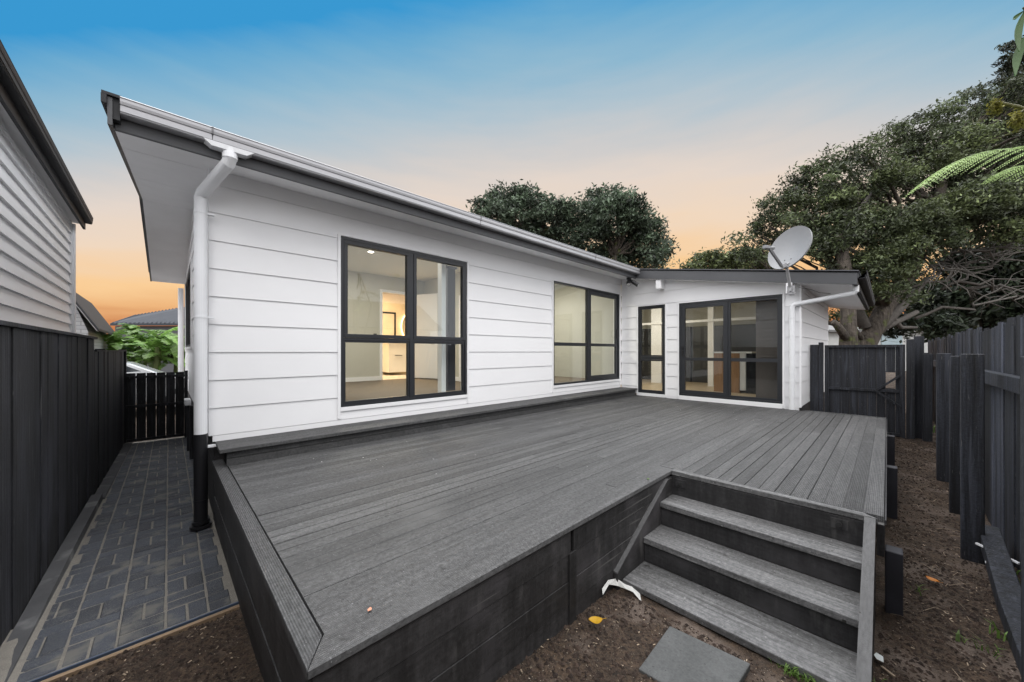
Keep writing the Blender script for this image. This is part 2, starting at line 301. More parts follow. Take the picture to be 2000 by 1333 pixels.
# ------------------------------------------------------------------ the white house
YA = 4.144; XB = 7.381; BP = .247; B0 = .979
house = thing('house', (3.8, 7.5, -1.5), 'white weatherboard house with black windows, charcoal fascia and a deck in front', 'house')
def zt(y): return 1.70 + .17*(y-3.6)              # roof top surface on the deck side
RIDGE = 7.35
def ztop(y): return zt(y) if y < RIDGE else 2*zt(RIDGE)-zt(y)
TH = .175
def zun(y): return ztop(y) - TH
def sub(iv, a, b):
    out = []
    for p, q in iv:
        if b <= p or a >= q: out.append((p, q))
        else:
            if p < a: out.append((p, a))
            if b < q: out.append((b, q))
    return out
def wall(P, s0, s1, zb, ztf, opens, core=.13, extra=()):
    """lapped boards and the wall behind them; P(s, z, out) places a point"""
    clad = MB(); wl = MB()
    rows = []
    k = math.ceil((B0-zb)/BP); z = B0 - k*BP
    lines = []
    while z < 2.2: lines.append(z); z += BP
    for zl in lines:
        a, b = max(zl, zb), zl+BP
        cuts = sorted({a, b} | {q for o in opens for q in o[2:4] if a < q < b})
        for c0, c1 in zip(cuts[:-1], cuts[1:]):
            iv = [(s0, s1)]
            for o in opens:
                if o[2] < (c0+c1)/2 < o[3]: iv = sub(iv, o[0], o[1])
            for p, q in iv:
                nn = max(1, int((q-p)/.2)) if ztf(p) < c1 or ztf(q) < c1 else 1
                for i in range(nn):
                    a_, b_ = p+(q-p)*i/nn, p+(q-p)*(i+1)/nn
                    ta, tb = min(c1, ztf(a_)), min(c1, ztf(b_))
                    if ta <= c0+1e-4 and tb <= c0+1e-4: continue
                    ta = max(ta, c0+.001); tb = max(tb, c0+.001)
                    off = lambda zz: .016 - .012*(zz-zl)/BP
                    clad.poly([P(a_, c0, off(c0)), P(b_, c0, off(c0)), P(b_, tb, off(tb)), P(a_, ta, off(ta)), P(a_, c0, 0), P(b_, c0, 0), P(b_, tb, 0), P(a_, ta, 0)],
                              [(0, 1, 2, 3), (4, 5, 1, 0), (3, 2, 6, 7), (1, 5, 6, 2), (4, 0, 3, 7)])
                    wl.poly([P(a_, c0, -.002), P(b_, c0, -.002), P(b_, tb, -.002), P(a_, ta, -.002), P(a_, c0, -core), P(b_, c0, -core), P(b_, tb, -core), P(a_, ta, -core)],
                            [(0, 1, 2, 3), (5, 4, 7, 6), (4, 5, 1, 0), (3, 2, 6, 7), (1, 5, 6, 2), (4, 0, 3, 7)])
    return clad, wl
def PA(s, z, o): return (s, YA-o, z)
def PB(s, z, o): return (XB-o, s, z)
def xs_(y): return .311 + .0099*(y-4.144)
def PS(s, z, o): return (xs_(s)-o, s, z)
def PW(s, z, o): return (s, .988-o, z)
wA = (1.365, 3.126, -.655, 1.262); wBw = (4.975, 7.31, -.655, 1.262)
WINA = (1.395, 3.096, -.610, 1.256); WINB = (5.004, 7.288, -.612, 1.256)
sofA = lambda s: zun(YA)-.006
cA, bA = wall(PA, .290, XB, -.745, sofA, [WINA, WINB])
cA.build('cladding', WHITE, house); bA.build('wall', WHITE, house)
SM = (3.146, 3.727, -.884, .952); SL = (1.206, 2.867, -.872, .942)
cB, bB = wall(PB, .968, YA-.02, -.905, lambda y: zun(y)-.006, [SM, SL])
cB.build('cladding', WHITE, house); bB.build('wall', WHITE, house)
SWIN = (7.45, 10.3, .08, 1.40)
cS, bS = wall(PS, YA, 11.0, -.745, lambda y: zun(y)-.006, [SWIN])
cS.build('cladding', WHITE, house); bS.build('wall', WHITE, house)
cW, bW = wall(PW, XB+.003, 11.4, -.905, lambda x: zun(.988)-.006, [])
cW.build('cladding', WHITE, house); bW.build('wall', WHITE, house)
# skirting strip at the foot of wall A, sills, trims beside the openings
m = MB(); m.box(.318, XB-.03, YA-.012, YA+.02, -.80, -.7475); m.build('base_board', TRIM, house)
for a, b in ((.99, SL[0]-.03), (SL[1]+.03, SM[0]-.03), (SM[1]+.03, YA-.4)):
    m = MB(); m.box(XB-.010, XB+.03, a, b, -.952, -.908); m.build('base_board', TRIM, house)
def trimA(o, zlow):
    m = MB()
    m.box(o[0]-.032, o[0]-.002, YA-.027, YA-.001, zlow, o[3]+.012); m.box(o[1]+.002, o[1]+.032, YA-.027, YA-.001, zlow, o[3]+.012)
    m.box(o[0]-.001, o[1]+.001, YA-.025, YA-.001, o[3]+.003, o[3]+.014)
    m.box(o[0]-.001, o[1]+.001, YA-.030, YA-.001, o[2]-.045, o[2]-.003)
    m.build('window_trim', TRIM, house, bevel=.002)
trimA(WINA, -.735); trimA((WINB[0], WINB[1]-.002, WINB[2], WINB[3]), -.735)
def trimB(o, thr):
    m = MB()
    m.box(XB-.027, XB-.001, o[0]-.030, o[0]-.002, -.945, o[3]+.012); m.box(XB-.027, XB-.001, o[1]+.002, o[1]+.028, -.945, o[3]+.012)
    m.box(XB-.025, XB-.001, o[0]-.001, o[1]+.001, o[3]+.003, o[3]+.014)
    m.box(XB-thr, XB-.001, o[0]-.001, o[1]+.001, -.948, o[2]-.003)
    m.build('window_trim', TRIM, house, bevel=.002)
trimB(SM, .03); trimB(SL, .05)
# corner of the wing: flat corner board piece, and mitred corner stops
m = MB(); m.box(XB-.030, XB+.004, .958, .985, -.905, zun(.97)-.01)
m.build('corner_board', TRIM, house)
# fixed and sliding frames -------------------------------------------------
def ring(m, P, a, b, c, d, w_, o0, o1, tint=1.):     # rectangular ring between s a..b, z c..d of width w_, from out o0 to out o1
    def bx(s0, s1, z0, z1):
        m.hexa([P(s0, z0, o1), P(s1, z0, o1), P(s1, z0, o0), P(s0, z0, o0)], [P(s0, z1, o1), P(s1, z1, o1), P(s1, z1, o0), P(s0, z1, o0)], tint)
    bx(a, b, c, c+w_); bx(a, b, d-w_, d); bx(a, a+w_, c+w_+.0005, d-w_-.0005); bx(b-w_, b, c+w_+.0005, d-w_-.0005)
def bar(m, P, s0, s1, z0, z1, o0, o1): m.hexa([P(s0, z0, o1), P(s1, z0, o1), P(s1, z0, o0), P(s0, z0, o0)], [P(s0, z1, o1), P(s1, z1, o1), P(s1, z1, o0), P(s0, z1, o0)])
def pane(P, a, b, c, d, o, parent):
    m = MB(); bar(m, P, a, b, c, d, o-.003, o+.003); x = m.build('glass', GLASS, parent); return x
def frame_thing(name, parent_house, P, o, build):
    m = MB(); ring(m, P, o[0], o[1], o[2], o[3], .032, -.06, .016); f = m.build(name, ALU, parent_house); build(f); return f
def winA(f):
    mx = 2.244; tz0, tz1 = .108, .190
    m = MB(); bar(m, PA, mx-.024, mx+.024, WINA[2]+.033, WINA[3]-.033, -.058, .012); m.build('mullion', ALU, f)
    m = MB(); bar(m, PA, WINA[0]+.033, mx-.0245, .120, .150, -.05, .010); bar(m, PA, mx+.0245, WINA[1]-.033, .120, .150, -.05, .010); m.build('transom', ALU, f)
    for a, b in ((WINA[0]+.034, mx-.026), (mx+.026, WINA[1]-.034)):
        m = MB(); ring(m, PA, a, b, .152, WINA[3]-.035, .040, -.04, .020); m.build('sash', ALU, f, bevel=.002)
        pane(PA, a+.04, b-.04, .192, WINA[3]-.075, -.010, f)
        pane(PA, a+.008, b-.008, WINA[2]+.055, .119, -.014, f)
        m = MB(); ring(m, PA, a-.001, b+.001, WINA[2]+.034, .119, .022, -.045, .002); m.build('glazing_bead', ALU, f)
frame_thing('window', house, PA, WINA, winA)
def winB(f):
    mx = 6.11; 
    m = MB(); bar(m, PA, mx-.022, mx+.022, WINB[2]+.033, WINB[3]-.033, -.058, .004); m.build('mullion', ALU, f)
    m = MB(); bar(m, PA, WINB[0]+.033, mx-.0225, .098, .160, -.05, -.002); m.build('transom', ALU, f)
    pane(PA, WINB[0]+.04, mx-.03, .162, WINB[3]-.04, -.02, f); pane(PA, WINB[0]+.04, mx-.03, WINB[2]+.04, .097, -.02, f)
    m = MB(); ring(m, PA, mx+.023, WINB[1]-.034, WINB[2]+.034, WINB[3]-.035, .082, -.045, -.002); bar(m, PA, mx+.106, WINB[1]-.117, .098, .158, -.044, -.004); s_ = m.build('sliding_sash', ALU, f, bevel=.002)
    pane(PA, mx+.10, WINB[1]-.11, .160, WINB[3]-.11, -.024, f); pane(PA, mx+.10, WINB[1]-.11, WINB[2]+.11, .096, -.024, f)
    m = MB(); x = WINB[1]-.092; m.tube([(x, YA-.004, .30), (x-.01, YA-.045, .30), (x-.045, YA-.06, .34), (x-.045, YA-.06, .42), (x-.01, YA-.045, .46), (x, YA-.004, .46)], .007, 8)
    m.box(x-.014, x+.014, YA-.012, YA-.003, .28, .48); m.build('handle', PVCB, f)
frame_thing('window', house, PA, WINB, winB)
def winS(f):
    m = MB(); bar(m, PB, SM[0]+.033, SM[1]-.033, -.176, -.115, -.05, .008); m.build('transom', ALU, f)
    for c, d in ((-.114, SM[3]-.033), (SM[2]+.033, -.177)):
        m = MB(); ring(m, PB, SM[0]+.034, SM[1]-.034, c+.001, d-.001, .030, -.04, .004); m.build('sash', ALU, f); pane(PB, SM[0]+.06, SM[1]-.06, c+.03, d-.03, -.02, f)
frame_thing('window', house, PB, SM, winS)
def door(f):
    mx = 2.01
    # fixed leaf on the right (small y), sliding leaf on the left
    m = MB(); ring(m, PB, SL[0]+.033, mx-.0, SL[2]+.033, SL[3]-.033, .038, -.05, -.002); bar(m, PB, SL[0]+.072, mx-.039, -.186, -.124, -.049, -.004); m.build('fixed_leaf', ALU, f)
    pane(PB, SL[0]+.07, mx-.036, SL[2]+.07, -.187, -.03, f); pane(PB, SL[0]+.07, mx-.036, -.123, SL[3]-.07, -.03, f)
    m = MB(); ring(m, PB, mx+.001, SL[1]-.034, SL[2]+.036, SL[3]-.036, .075, -.03, .012); bar(m, PB, mx+.077, SL[1]-.110, -.182, -.126, -.029, .010); s_ = m.build('sliding_leaf', ALU, f, bevel=.002)
    pane(PB, mx+.07, SL[1]-.10, SL[2]+.10, -.183, -.01, f); pane(PB, mx+.07, SL[1]-.10, -.125, SL[3]-.10, -.01, f)
    m = MB(); y = SL[1]-.072; m.box(XB-.026, XB-.0125, y-.014, y+.014, -.10, .10); m.tube([(XB-.027, y, -.03), (XB-.05, y-.004, -.03), (XB-.05, y-.004, .05), (XB-.027, y, .05)], .007, 8); m.build('handle', mat('black_handle', (.01, .01, .01), .3), f)
    m = MB(); m.tube([(XB-.0262, y, .012), (XB-.031, y, .012)], .008, 10); m.build('lock', mat('bright_lock', (.7, .7, .7), .3, metal=.8), f)
frame_thing('sliding_door', house, PB, SL, door)
def winside(f):
    for s in (8.4, 9.35):
        m = MB(); bar(m, PS, s-.02, s+.02, SWIN[2]+.033, SWIN[3]-.033, -.058, .012); m.build('mullion', ALU, f)
    pane(PS, SWIN[0]+.03, SWIN[1]-.03, SWIN[2]+.03, SWIN[3]-.03, -.03, f)
    m = MB(); ring(m, PS, SWIN[0]-.04, SWIN[1]+.04, SWIN[2]-.045, SWIN[3]+.035, .035, .0, .035); m.build('window_trim', TRIM, f)
frame_thing('window', house, PS, SWIN, winside)
# foundation skirt
m = MB(); m.hexa([(.335, 4.16, -1.62), (.39, 4.16, -1.62), (.45, 10.9, -1.62), (.40, 10.9, -1.62)], [(.335, 4.16, -.747), (.39, 4.16, -.747), (.45, 10.9, -.747), (.40, 10.9, -.747)])
m.box(.33, XB, 4.15, 4.22, -1.62, -.803); m.box(XB+.02, 11.35, 1.0, 1.06, -1.62, -.907); m.box(XB+.03, XB+.09, 1.07, 4.1, -1.62, -.953)
m.build('foundation', DARKX, house)
# slats and bits low on the side wall
for q_ in ((.262, .30, 7.2, 7.34, -1.48, -.80), (.27, .31, 6.7, 6.78, -1.50, -.76)):
    m = MB(); m.box(*q_); m.build('foundation_board', FENL, house)
m = MB(); m.box(.235, .305, 7.14, 7.40, -.80, -.715); m.build('vent_cover', PVC, house, bevel=.01)
# roof: two slopes, the deck-side slope runs lower over the wing
RX0 = -.240; RX1 = 11.9; XWF = 7.17
def rx0(y): return RX0 + .0099*(y-3.6)
roof_m = mat('charcoal_roof_iron', (.04, .042, .047), .7, .1, 3)
m = MB()
def slab(m, x0, x1, y0, y1, t0=0., t1=-.03, skew=False):
    f = (lambda y: rx0(y)) if skew else (lambda y: x0)
    m.hexa([(f(y0), y0, ztop(y0)+t1), (x1, y0, ztop(y0)+t1), (x1, y1, ztop(y1)+t1), (f(y1), y1, ztop(y1)+t1)],
           [(f(y0), y0, ztop(y0)+t0), (x1, y0, ztop(y0)+t0), (x1, y1, ztop(y1)+t0), (f(y1), y1, ztop(y1)+t0)])
slab(m, RX0, XWF-.001, 3.64, RIDGE, skew=True); slab(m, XWF, RX1, .30, RIDGE); slab(m, RX0, RX1, RIDGE, 11.1, skew=True)
nr = 150     # corrugation ridges whose ends show along the eaves
for i in range(nr):
    x = RX0+.05+i*.0762
    if x > RX1: break
    y0 = 3.62 if x < XWF else .28
    m.beam((x+.0099*0, y0, ztop(y0)+.008), (x, RIDGE, ztop(RIDGE)+.008), .036, .016)
roof = m.build('roof', roof_m, house)
# soffits
m = MB()
def under(m, x0, x1, y0, y1, t=.010, skew=False):
    fa = rx0(y0)+.0 if skew else x0; fb = rx0(y1) if skew else x0
    m.hexa([(fa, y0, zun(y0)-t), (x1, y0, zun(y0)-t), (x1, y1, zun(y1)-t), (fb, y1, zun(y1)-t)], [(fa, y0, zun(y0)), (x1, y0, zun(y0)), (x1, y1, zun(y1)), (fb, y1, zun(y1))])
def und2(y0, y1, x1a, x1b, gap=.004):   # side overhang piece between rake and side wall, one sheet
    m.hexa([(rx0(y0), y0+gap, zun(y0)-.010), (x1a, y0+gap, zun(y0)-.010), (x1b, y1-gap, zun(y1)-.010), (rx0(y1), y1-gap, zun(y1)-.010)],
           [(rx0(y0), y0+gap, zun(y0)), (x1a, y0+gap, zun(y0)), (x1b, y1-gap, zun(y1)), (rx0(y1), y1-gap, zun(y1))])
for y0, y1 in ((3.70, 4.25), (4.25, 5.55), (5.55, RIDGE), (RIDGE, 9.2), (9.2, 11.08)): und2(y0, y1, .40, .40, .002)
x = .404
while x < XWF-.01: 
    x1 = min(x+2.4, XWF-.001); under(m, x+.001, x1-.001, 3.70, YA+.02); x = x1
under(m, XWF+.001, XB+.06, .36, YA+.1); under(m, XB+.062, 9.5, .36, .99); under(m, 9.502, 11.85, .36, .99)
m.build('soffit', SOFF, house)
# fascia and barge boards
m = MB(); m.box(RX0+.004, XWF-.003, 3.672, 3.698, zun(3.68)-.020, 1.692); m.build('fascia', CHARW, house, bevel=.002)
def slopebox(m, x0, x1, y0, y1, lo, hi, sk_=False):
    d0 = .0099*(y0-3.6) if sk_ else 0; d1 = .0099*(y1-3.6) if sk_ else 0
    m.hexa([(x0+d0, y0, ztop(y0)+lo), (x1+d0, y0, ztop(y0)+lo), (x1+d1, y1, ztop(y1)+lo), (x0+d1, y1, ztop(y1)+lo)], [(x0+d0, y0, ztop(y0)+hi), (x1+d0, y0, ztop(y0)+hi), (x1+d1, y1, ztop(y1)+hi), (x0+d1, y1, ztop(y1)+hi)])
m = MB(); slopebox(m, RX0-.024, RX0-.001, 3.60, RIDGE, -TH-.012, -.004, True); slopebox(m, RX0-.024, RX0-.001, RIDGE+.001, 11.1, -TH-.012, -.004, True); m.build('barge_board', CHARW, house)
m = MB(); slopebox(m, RX0-.050, RX0+.04, 3.585, RIDGE, .004, .022, True); slopebox(m, RX0-.052, RX0-.026, 3.585, RIDGE, -.055, .003, True); slopebox(m, RX0-.050, RX0+.04, RIDGE+.001, 11.1, .004, .022, True)
m.build('barge_cap', CHAR, house)
m = MB(); slopebox(m, XWF-.024, XWF-.001, .30, 3.655, -TH-.012, -.020); m.build('barge_board', CHARW, house, bevel=.002)
m = MB(); slopebox(m, XWF-.045, XWF+.06, .285, 3.60, .004, .018); m.build('barge_cap', mat('grey_flashing', (.10, .10, .11), .35, metal=.4), house)
# gutters
gp = [(0, -.095), (.070, -.098), (.082, -.094), (.084, -.084), (.076, -.076), (.080, -.055), (.096, -.040), (.100, -.022), (.100, -.004), (.104, .004), (.098, .010), (.090, .006), (.090, -.085), (.006, -.088), (.004, 0), (0, 0)]
m = MB(); seg = [(-.205, .273), (.277, 2.9), (2.904, 5.5), (5.504, 7.17)]
for a, b in seg: m.prism(gp, a, b, lambda t, p, q: (t, 3.670-p, 1.700+q))
gut = recalc(m.build('gutter', GUT, house, label='pale grey metal gutter along the long eave'))
GJ = mat('dull_gutter_joiner', (.20, .20, .21), .5)
for x in (.275, 2.902, 5.502):
    m = MB(); m.prism([(p*1.03+.001, q*1.02) for p, q in gp[:12]]+[(.07, -.07)], x-.006, x+.006, lambda t, p, q: (t, 3.669-p, 1.700+q)); recalc(m.build('gutter_joiner', GJ, gut))
m = MB(); m.prism([(.115, .0), (.115, -.10), (0, -.10), (0, 0)], -.245, -.207, lambda t, p, q: (t, 3.670-p*.55, 1.71+q*1.5)); recalc(m.build('gutter_stop', CHAR, gut))
m = MB(); m.prism(gp, XWF-.01, 11.85, lambda t, p, q: (t, .300-p, ztop(.3)-.005+q)); m.box(XWF, 11.85, .3005, .34, zun(.33)-.015, ztop(.3)-.01); recalc(m.build('gutter', CHAR, house, label='black gutter along the short eave of the wing'))
# main downpipe
m = MB(); m.hexa([(.27, 3.585, 1.575), (.49, 3.585, 1.575), (.49, 3.665, 1.575), (.27, 3.665, 1.575)], [(.22, 3.580, 1.612), (.54, 3.580, 1.612), (.54, 3.668, 1.612), (.22, 3.668, 1.612)]); m.build('gutter_outlet', PVC, gut)
px, py = .235, 4.070; ex, ey = .385, 3.625
m = MB(); m.tube([(ex, ey, 1.60), (ex, ey, 1.53), (ex-.006, ey+.018, 1.500), (px+.012, py-.035, 1.345), (px, py, 1.31), (px, py, -.705)], .046, 20); pipe = m.build('downpipe', PVC, house, smooth=False, label='white downpipe with an elbow at the near house corner')
m = MB(); m.tube([(px, py, -.706), (px, py, -1.50)], .0475, 20); m.tube([(px, py, -1.27), (px, py, -1.262)], .052, 20); m.build('lower_pipe', PVCB, pipe)
m = MB()
for z, r1 in ((-1.44, .060), (-1.475, .074), (-1.515, .080)): m.tube([(px, py, z), (px, py, z-.022)], r1, 20)
m.build('pipe_collar', PVCB, pipe)
for z in (1.19, .30):
    m = MB(); m.tube([(px, py, z), (px, py, z-.018)], .0495, 20); m.box(px+.02, px+.09, py-.02, py+.02, z-.016, z-.002); m.build('pipe_bracket', PVC, pipe)
m = MB(); m.tube([(ex, ey, 1.565), (ex, ey, 1.525)], .050, 20); m.build('pipe_joint', PVC, pipe)
m = MB(); m.box(.28, .34, 4.05, 4.09, -.83, -.812); m.build('pipe_bracket', PVC, pipe)
# rear downpipe
m = MB(); m.tube([(.30, 11.10, 1.42), (.30, 11.10, -1.55)], .05, 12); m.build('downpipe', PVC, house, label='white downpipe at the far end of the side wall')
# wing downpipe
m = MB(); o1 = Vector((7.36, .325, .97)); m.tube([o1, o1+Vector((0, .0, -.085)), o1+Vector((0, .03, -.115)), (7.325, 1.03, .755), (7.318, 1.066, .73), (7.318, 1.072, .69), (7.318, 1.072, -.945)], .037, 16)
pw = m.build('downpipe', PVC, house, label='white downpipe crossing under the wing eave to the deck')
for z in (.55, -.35):
    m = MB(); m.tube([(7.318, 1.072, z), (7.318, 1.072, z-.015)], .041, 16); m.build('pipe_bracket', PVC, pw)
# beam ends that show under the barge board
for ya, yb, x0, lab in ((3.150, 3.252, XWF-.001, 'white beam end under the wing barge board'), (1.045, 1.125, XWF-.03, 'white beam end that carries the dish mount')):
    m = MB(); zt_ = zun((ya+yb)/2)-.016; d = .185 if x0 == XWF-.001 else .16; m.box(x0, XB-.001, ya, yb, zt_-d, zt_); m.build('beam_end', TRIM, house, bevel=.003, label=lab)
# ---- rooms behind the glass
def room(x0, x1, y0, y1, z0, z1, floor, wallm=INWALL, doors=(), ceil=INCEIL, skip=''):
    m = MB(); t = .04
    if 'F' not in skip: m.poly([(x0, y0, z0), (x0, y0, z1), (x1, y0, z1), (x1, y0, z0)], []) if 0 else None
    # far wall with door openings (a, b, top)
    iv = [(x0, x1)]
    for a, b, tp in doors:
        iv = sub(iv, a, b); m.box(a, b, y1, y1+t, tp, z1)
    for a, b in iv: m.box(a, b, y1, y1+t, z0, z1)
    m.box(x0-t, x0, y0, y1+t, z0, z1)
    if 'R' not in skip: m.box(x1, x1+t, y0, y1+t, z0, z1)
    m.build('interior_wall', wallm, house)
    m = MB(); m.box(x0-t, x1+t, y0, y1+t, z1+.001, z1+t); m.build('ceiling', ceil, house)
    m = MB(); m.box(x0-t, x1+t, y0, y1+t, z0-t, z0-.001); m.build('floor', floor, house)
BF, BC = -.648, 1.50
room(.50, 4.62, 4.276, 7.90, BF, BC+.20, CARPET, doors=((3.56, 4.24, 1.33),))
m = MB()
m.box(.502, 3.50, 7.885, 7.899, BF, BF+.09); m.box(4.606, 4.619, 4.4, 7.88, BF, BF+.09); m.build('skirting', TRIM, house)
m = MB(); m.box(3.50, 3.56, 7.88, 7.899, BF, 1.39); m.box(4.24, 4.30, 7.88, 7.899, BF, 1.39); m.box(3.5605, 4.2395, 7.88, 7.899, 1.33, 1.39); m.build('door_frame', TRIM, house)
m = MB(); m.beam((4.27, 7.86, .35), (4.56, 7.18, .35), .038, 1.96); dr = m.build('door', TRIM, house, label='white inner door standing open in the bedroom')
m = MB(); m.tube([(4.50, 7.22, .20), (4.45, 7.20, .20), (4.44, 7.30, .20)], .01, 8); m.build('handle', ALU, dr)
m = MB(); m.box(4.585, 4.618, 4.9, 5.65, BF, 1.2); m.box(4.585, 4.618, 5.67, 6.4, BF, 1.2); m.build('wardrobe_door', TRIM, house)
m = MB(); m.box(3.36, 3.43, 7.888, 7.899, .27, .39); m.build('light_switch', ALU, house)
m = MB(); m.box(2.83, 2.90, 4.36, 4.46, BF, BC+.199); m.build('nib_wall', TRIM, house)
# ensuite beyond the bedroom door
TILE = mat('pale_bathroom_tile', (.62, .58, .52), .4)
room(3.3, 6.1, 7.941, 10.2, BF, BC+.2, TILE, mat('bathroom_wall', (.72, .62, .48), .6))
# second room behind the smaller window
room(4.70, 7.33, 4.276, 6.9, BF, BC+.2, CARPET)
m = MB(); m.box(4.702, 7.328, 6.888, 6.899, BF, BF+.09); m.build('skirting', TRIM, house)
# kitchen behind the sliding door
KF = -.885
KD = mat('reflection_dark_cabinet', (.035, .036, .040), .35)  # dark cabinet tone stands in for the reflection across the door panes
m = MB(); m.box(7.512, 11.3, 1.12, 1.16, KF, 1.15); m.box(11.26, 11.3, 1.16, 6.5, KF, 1.5); m.box(7.50, 11.3, 6.5, 6.54, KF, 1.7); m.box(7.47, 7.51, 4.30, 6.5, KF, 1.7); m.build('interior_wall', INWALL, house)
m = MB(); m.hexa([(7.52, 1.0, zun(1.0)-.04), (11.3, 1.0, zun(1.0)-.04), (11.3, 6.5, zun(6.5)-.04), (7.52, 6.5, zun(6.5)-.04)], [(7.52, 1.0, zun(1.0)-.01), (11.3, 1.0, zun(1.0)-.01), (11.3, 6.5, zun(6.5)-.01), (7.52, 6.5, zun(6.5)-.01)]); m.build('ceiling', INCEIL, house)
m = MB(); m.box(7.515, 11.3, 1.12, 6.5, KF-.04, KF); m.build('floor', OAKF, house)
m = MB(); m.box(9.9, 9.96, 3.02, 3.15, KF, 1.45); m.box(9.9, 9.96, 4.33, 4.62, KF, 1.6); m.box(9.87, 9.899, 1.16, 6.4, .74, .80); m.build('door_frame', TRIM, house)
m = MB(); m.box(10.95, 11.25, 1.18, 3.9, KF, .70); m.box(10.95, 11.25, 3.95, 6.3, KF, .70); m.build('kitchen_cabinet', KD, house)
def lamp(x, y, z, e, col, size, label):
    t = thing('downlight', (x, y, z), label, 'downlight')
    m = MB(); m.tube([(x, y, z-.001), (x, y, z-.012)], .055, 20); m.build('rim', TRIM, t)
    m = MB(); m.tube([(x, y, z-.0125), (x, y, z-.016)], .042, 20); m.build('lens', emis('lit_lens', (1, .9, .75), 14), t)
    ld = bpy.data.lights.new('lamp', 'AREA'); ld.shape = 'DISK'; ld.size = size; ld.energy = e; ld.color = col
    o = bpy.data.objects.new('lamp_light', ld); C.objects.link(o); o.parent = t; o.location = (0, 0, -.03)
WARM = (1, .93, .82)
lamp(2.55, 6.1, BC+.199, 55, WARM, .5, 'lit round downlight in the bedroom ceiling above the carpet')
lamp(4.15, 9.0, BC+.199, 70, (1, .74, .46), .4, 'warm downlight in the ensuite ceiling beyond the bedroom door')
lamp(6.0, 5.6, BC+.199, 42, WARM, .5, 'downlight in the small room behind the smaller window')
lamp(8.5, 4.4, 1.55, 38, (1, .9, .75), .5, 'downlight in the kitchen ceiling behind the sliding door')
# vertical blinds drawn to the side
def blind(x0, x1, y, z0, z1, n, label, mt, P=None):
    t = thing('vertical_blind', ((x0+x1)/2, y, z0), label, 'blind')
    m = MB(); m.box(x0-.05, x1+.05, y-.02, y+.02, z1, z1+.03) if P is None else m.box(y-.02, y+.02, x0-.05, x1+.05, z1, z1+.03)
    m.build('headrail', ALU, t)
    m = MB()
    for i in range(n):
        x = x0+(x1-x0)*i/(n-1)
        if P is None: m.beam((x, y-.04, (z0+z1)/2), (x+.012, y+.04, (z0+z1)/2), .003, z1-z0)
        else: m.beam((y-.02, x-.035, (z0+z1)/2), (y+.02, x+.035, (z0+z1)/2), .003, z1-z0)
    m.build('slats', mt, t); return t
BL = mat('grey_blind_fabric', (.12, .12, .14), .8)
blind(2.93, 3.06, 4.40, -.57, 1.2, 9, 'grey vertical blind bunched at the right of the large window', BL)
blind(5.02, 5.22, 4.40, -.57, 1.2, 8, 'grey vertical blind bunched at the left of the smaller window', BL)
t = thing('slatted_screen', (7.56, 1.42, -.86), 'dark brown slatted panel behind the right pane of the sliding door', 'screen')
BS = mat('brown_screen', (.075, .058, .050), .7, .2, 6, (1, 1, .3))
m = MB(); m.box(7.565, 7.585, 1.20, 1.62, -.86, -.16); m.build('lower_panel', BS, t)
m = MB(); z = -.155
while z < .90: m.hexa([(7.553, 1.20, z), (7.557, 1.20, z), (7.557, 1.62, z), (7.553, 1.62, z)], [(7.573, 1.20, z+.052), (7.577, 1.20, z+.052), (7.577, 1.62, z+.052), (7.573, 1.62, z+.052)], 1.15); z += .050
m.build('slats', BS, t)
# vanity, mirror
t = thing('vanity', (4.75, 9.2, BF), 'white bathroom vanity seen through the bedroom door', 'vanity')
m = MB(); m.box(4.33, 4.95, 9.2, 10.1, BF+.08, .20); m.build('cabinet', TRIM, t); m = MB(); m.box(4.31, 4.97, 9.18, 10.12, .202, .23); m.build('benchtop', WHITE, t)
m = MB(); m.box(4.5, 4.7, 9.185, 9.198, -.12, -.105); m.build('handle', ALU, t)
t = thing('bathroom_mirror', (4.75, 10.17, .5), 'oval backlit mirror on the ensuite wall', 'mirror')
def disc(m, c, a, b, y0, y1, n=32): m.prism([(c[0]+a*math.cos(2*math.pi*i/n), c[1]+b*math.sin(2*math.pi*i/n)) for i in range(n)], y0, y1, lambda t_, p, q: (p, t_, q))
m = MB(); disc(m, (5.44, .75), .27, .40, 10.165, 10.18); recalc(m.build('backlight', emis('mirror_halo', (1, .62, .30), 5), t))
m = MB(); disc(m, (5.44, .75), .25, .38, 10.150, 10.164); recalc(m.build('mirror_glass', mat('mirror', (.8, .8, .8), .05, metal=1), t))
t = thing('picture_frame', (4.3, 10.17, .5), 'black framed panel on the ensuite wall beside the mirror', 'frame')
m = MB(); ring(m, lambda s, z, o: (s, 10.19-o, z), 4.52, 5.0, .23, 1.15, .05, .0, .03); m.build('frame', ALU, t)
m = MB(); m.box(4.57, 4.95, 10.17, 10.185, .28, 1.10); m.build('panel', mat('warm_panel', (.6, .5, .4), .6), t)
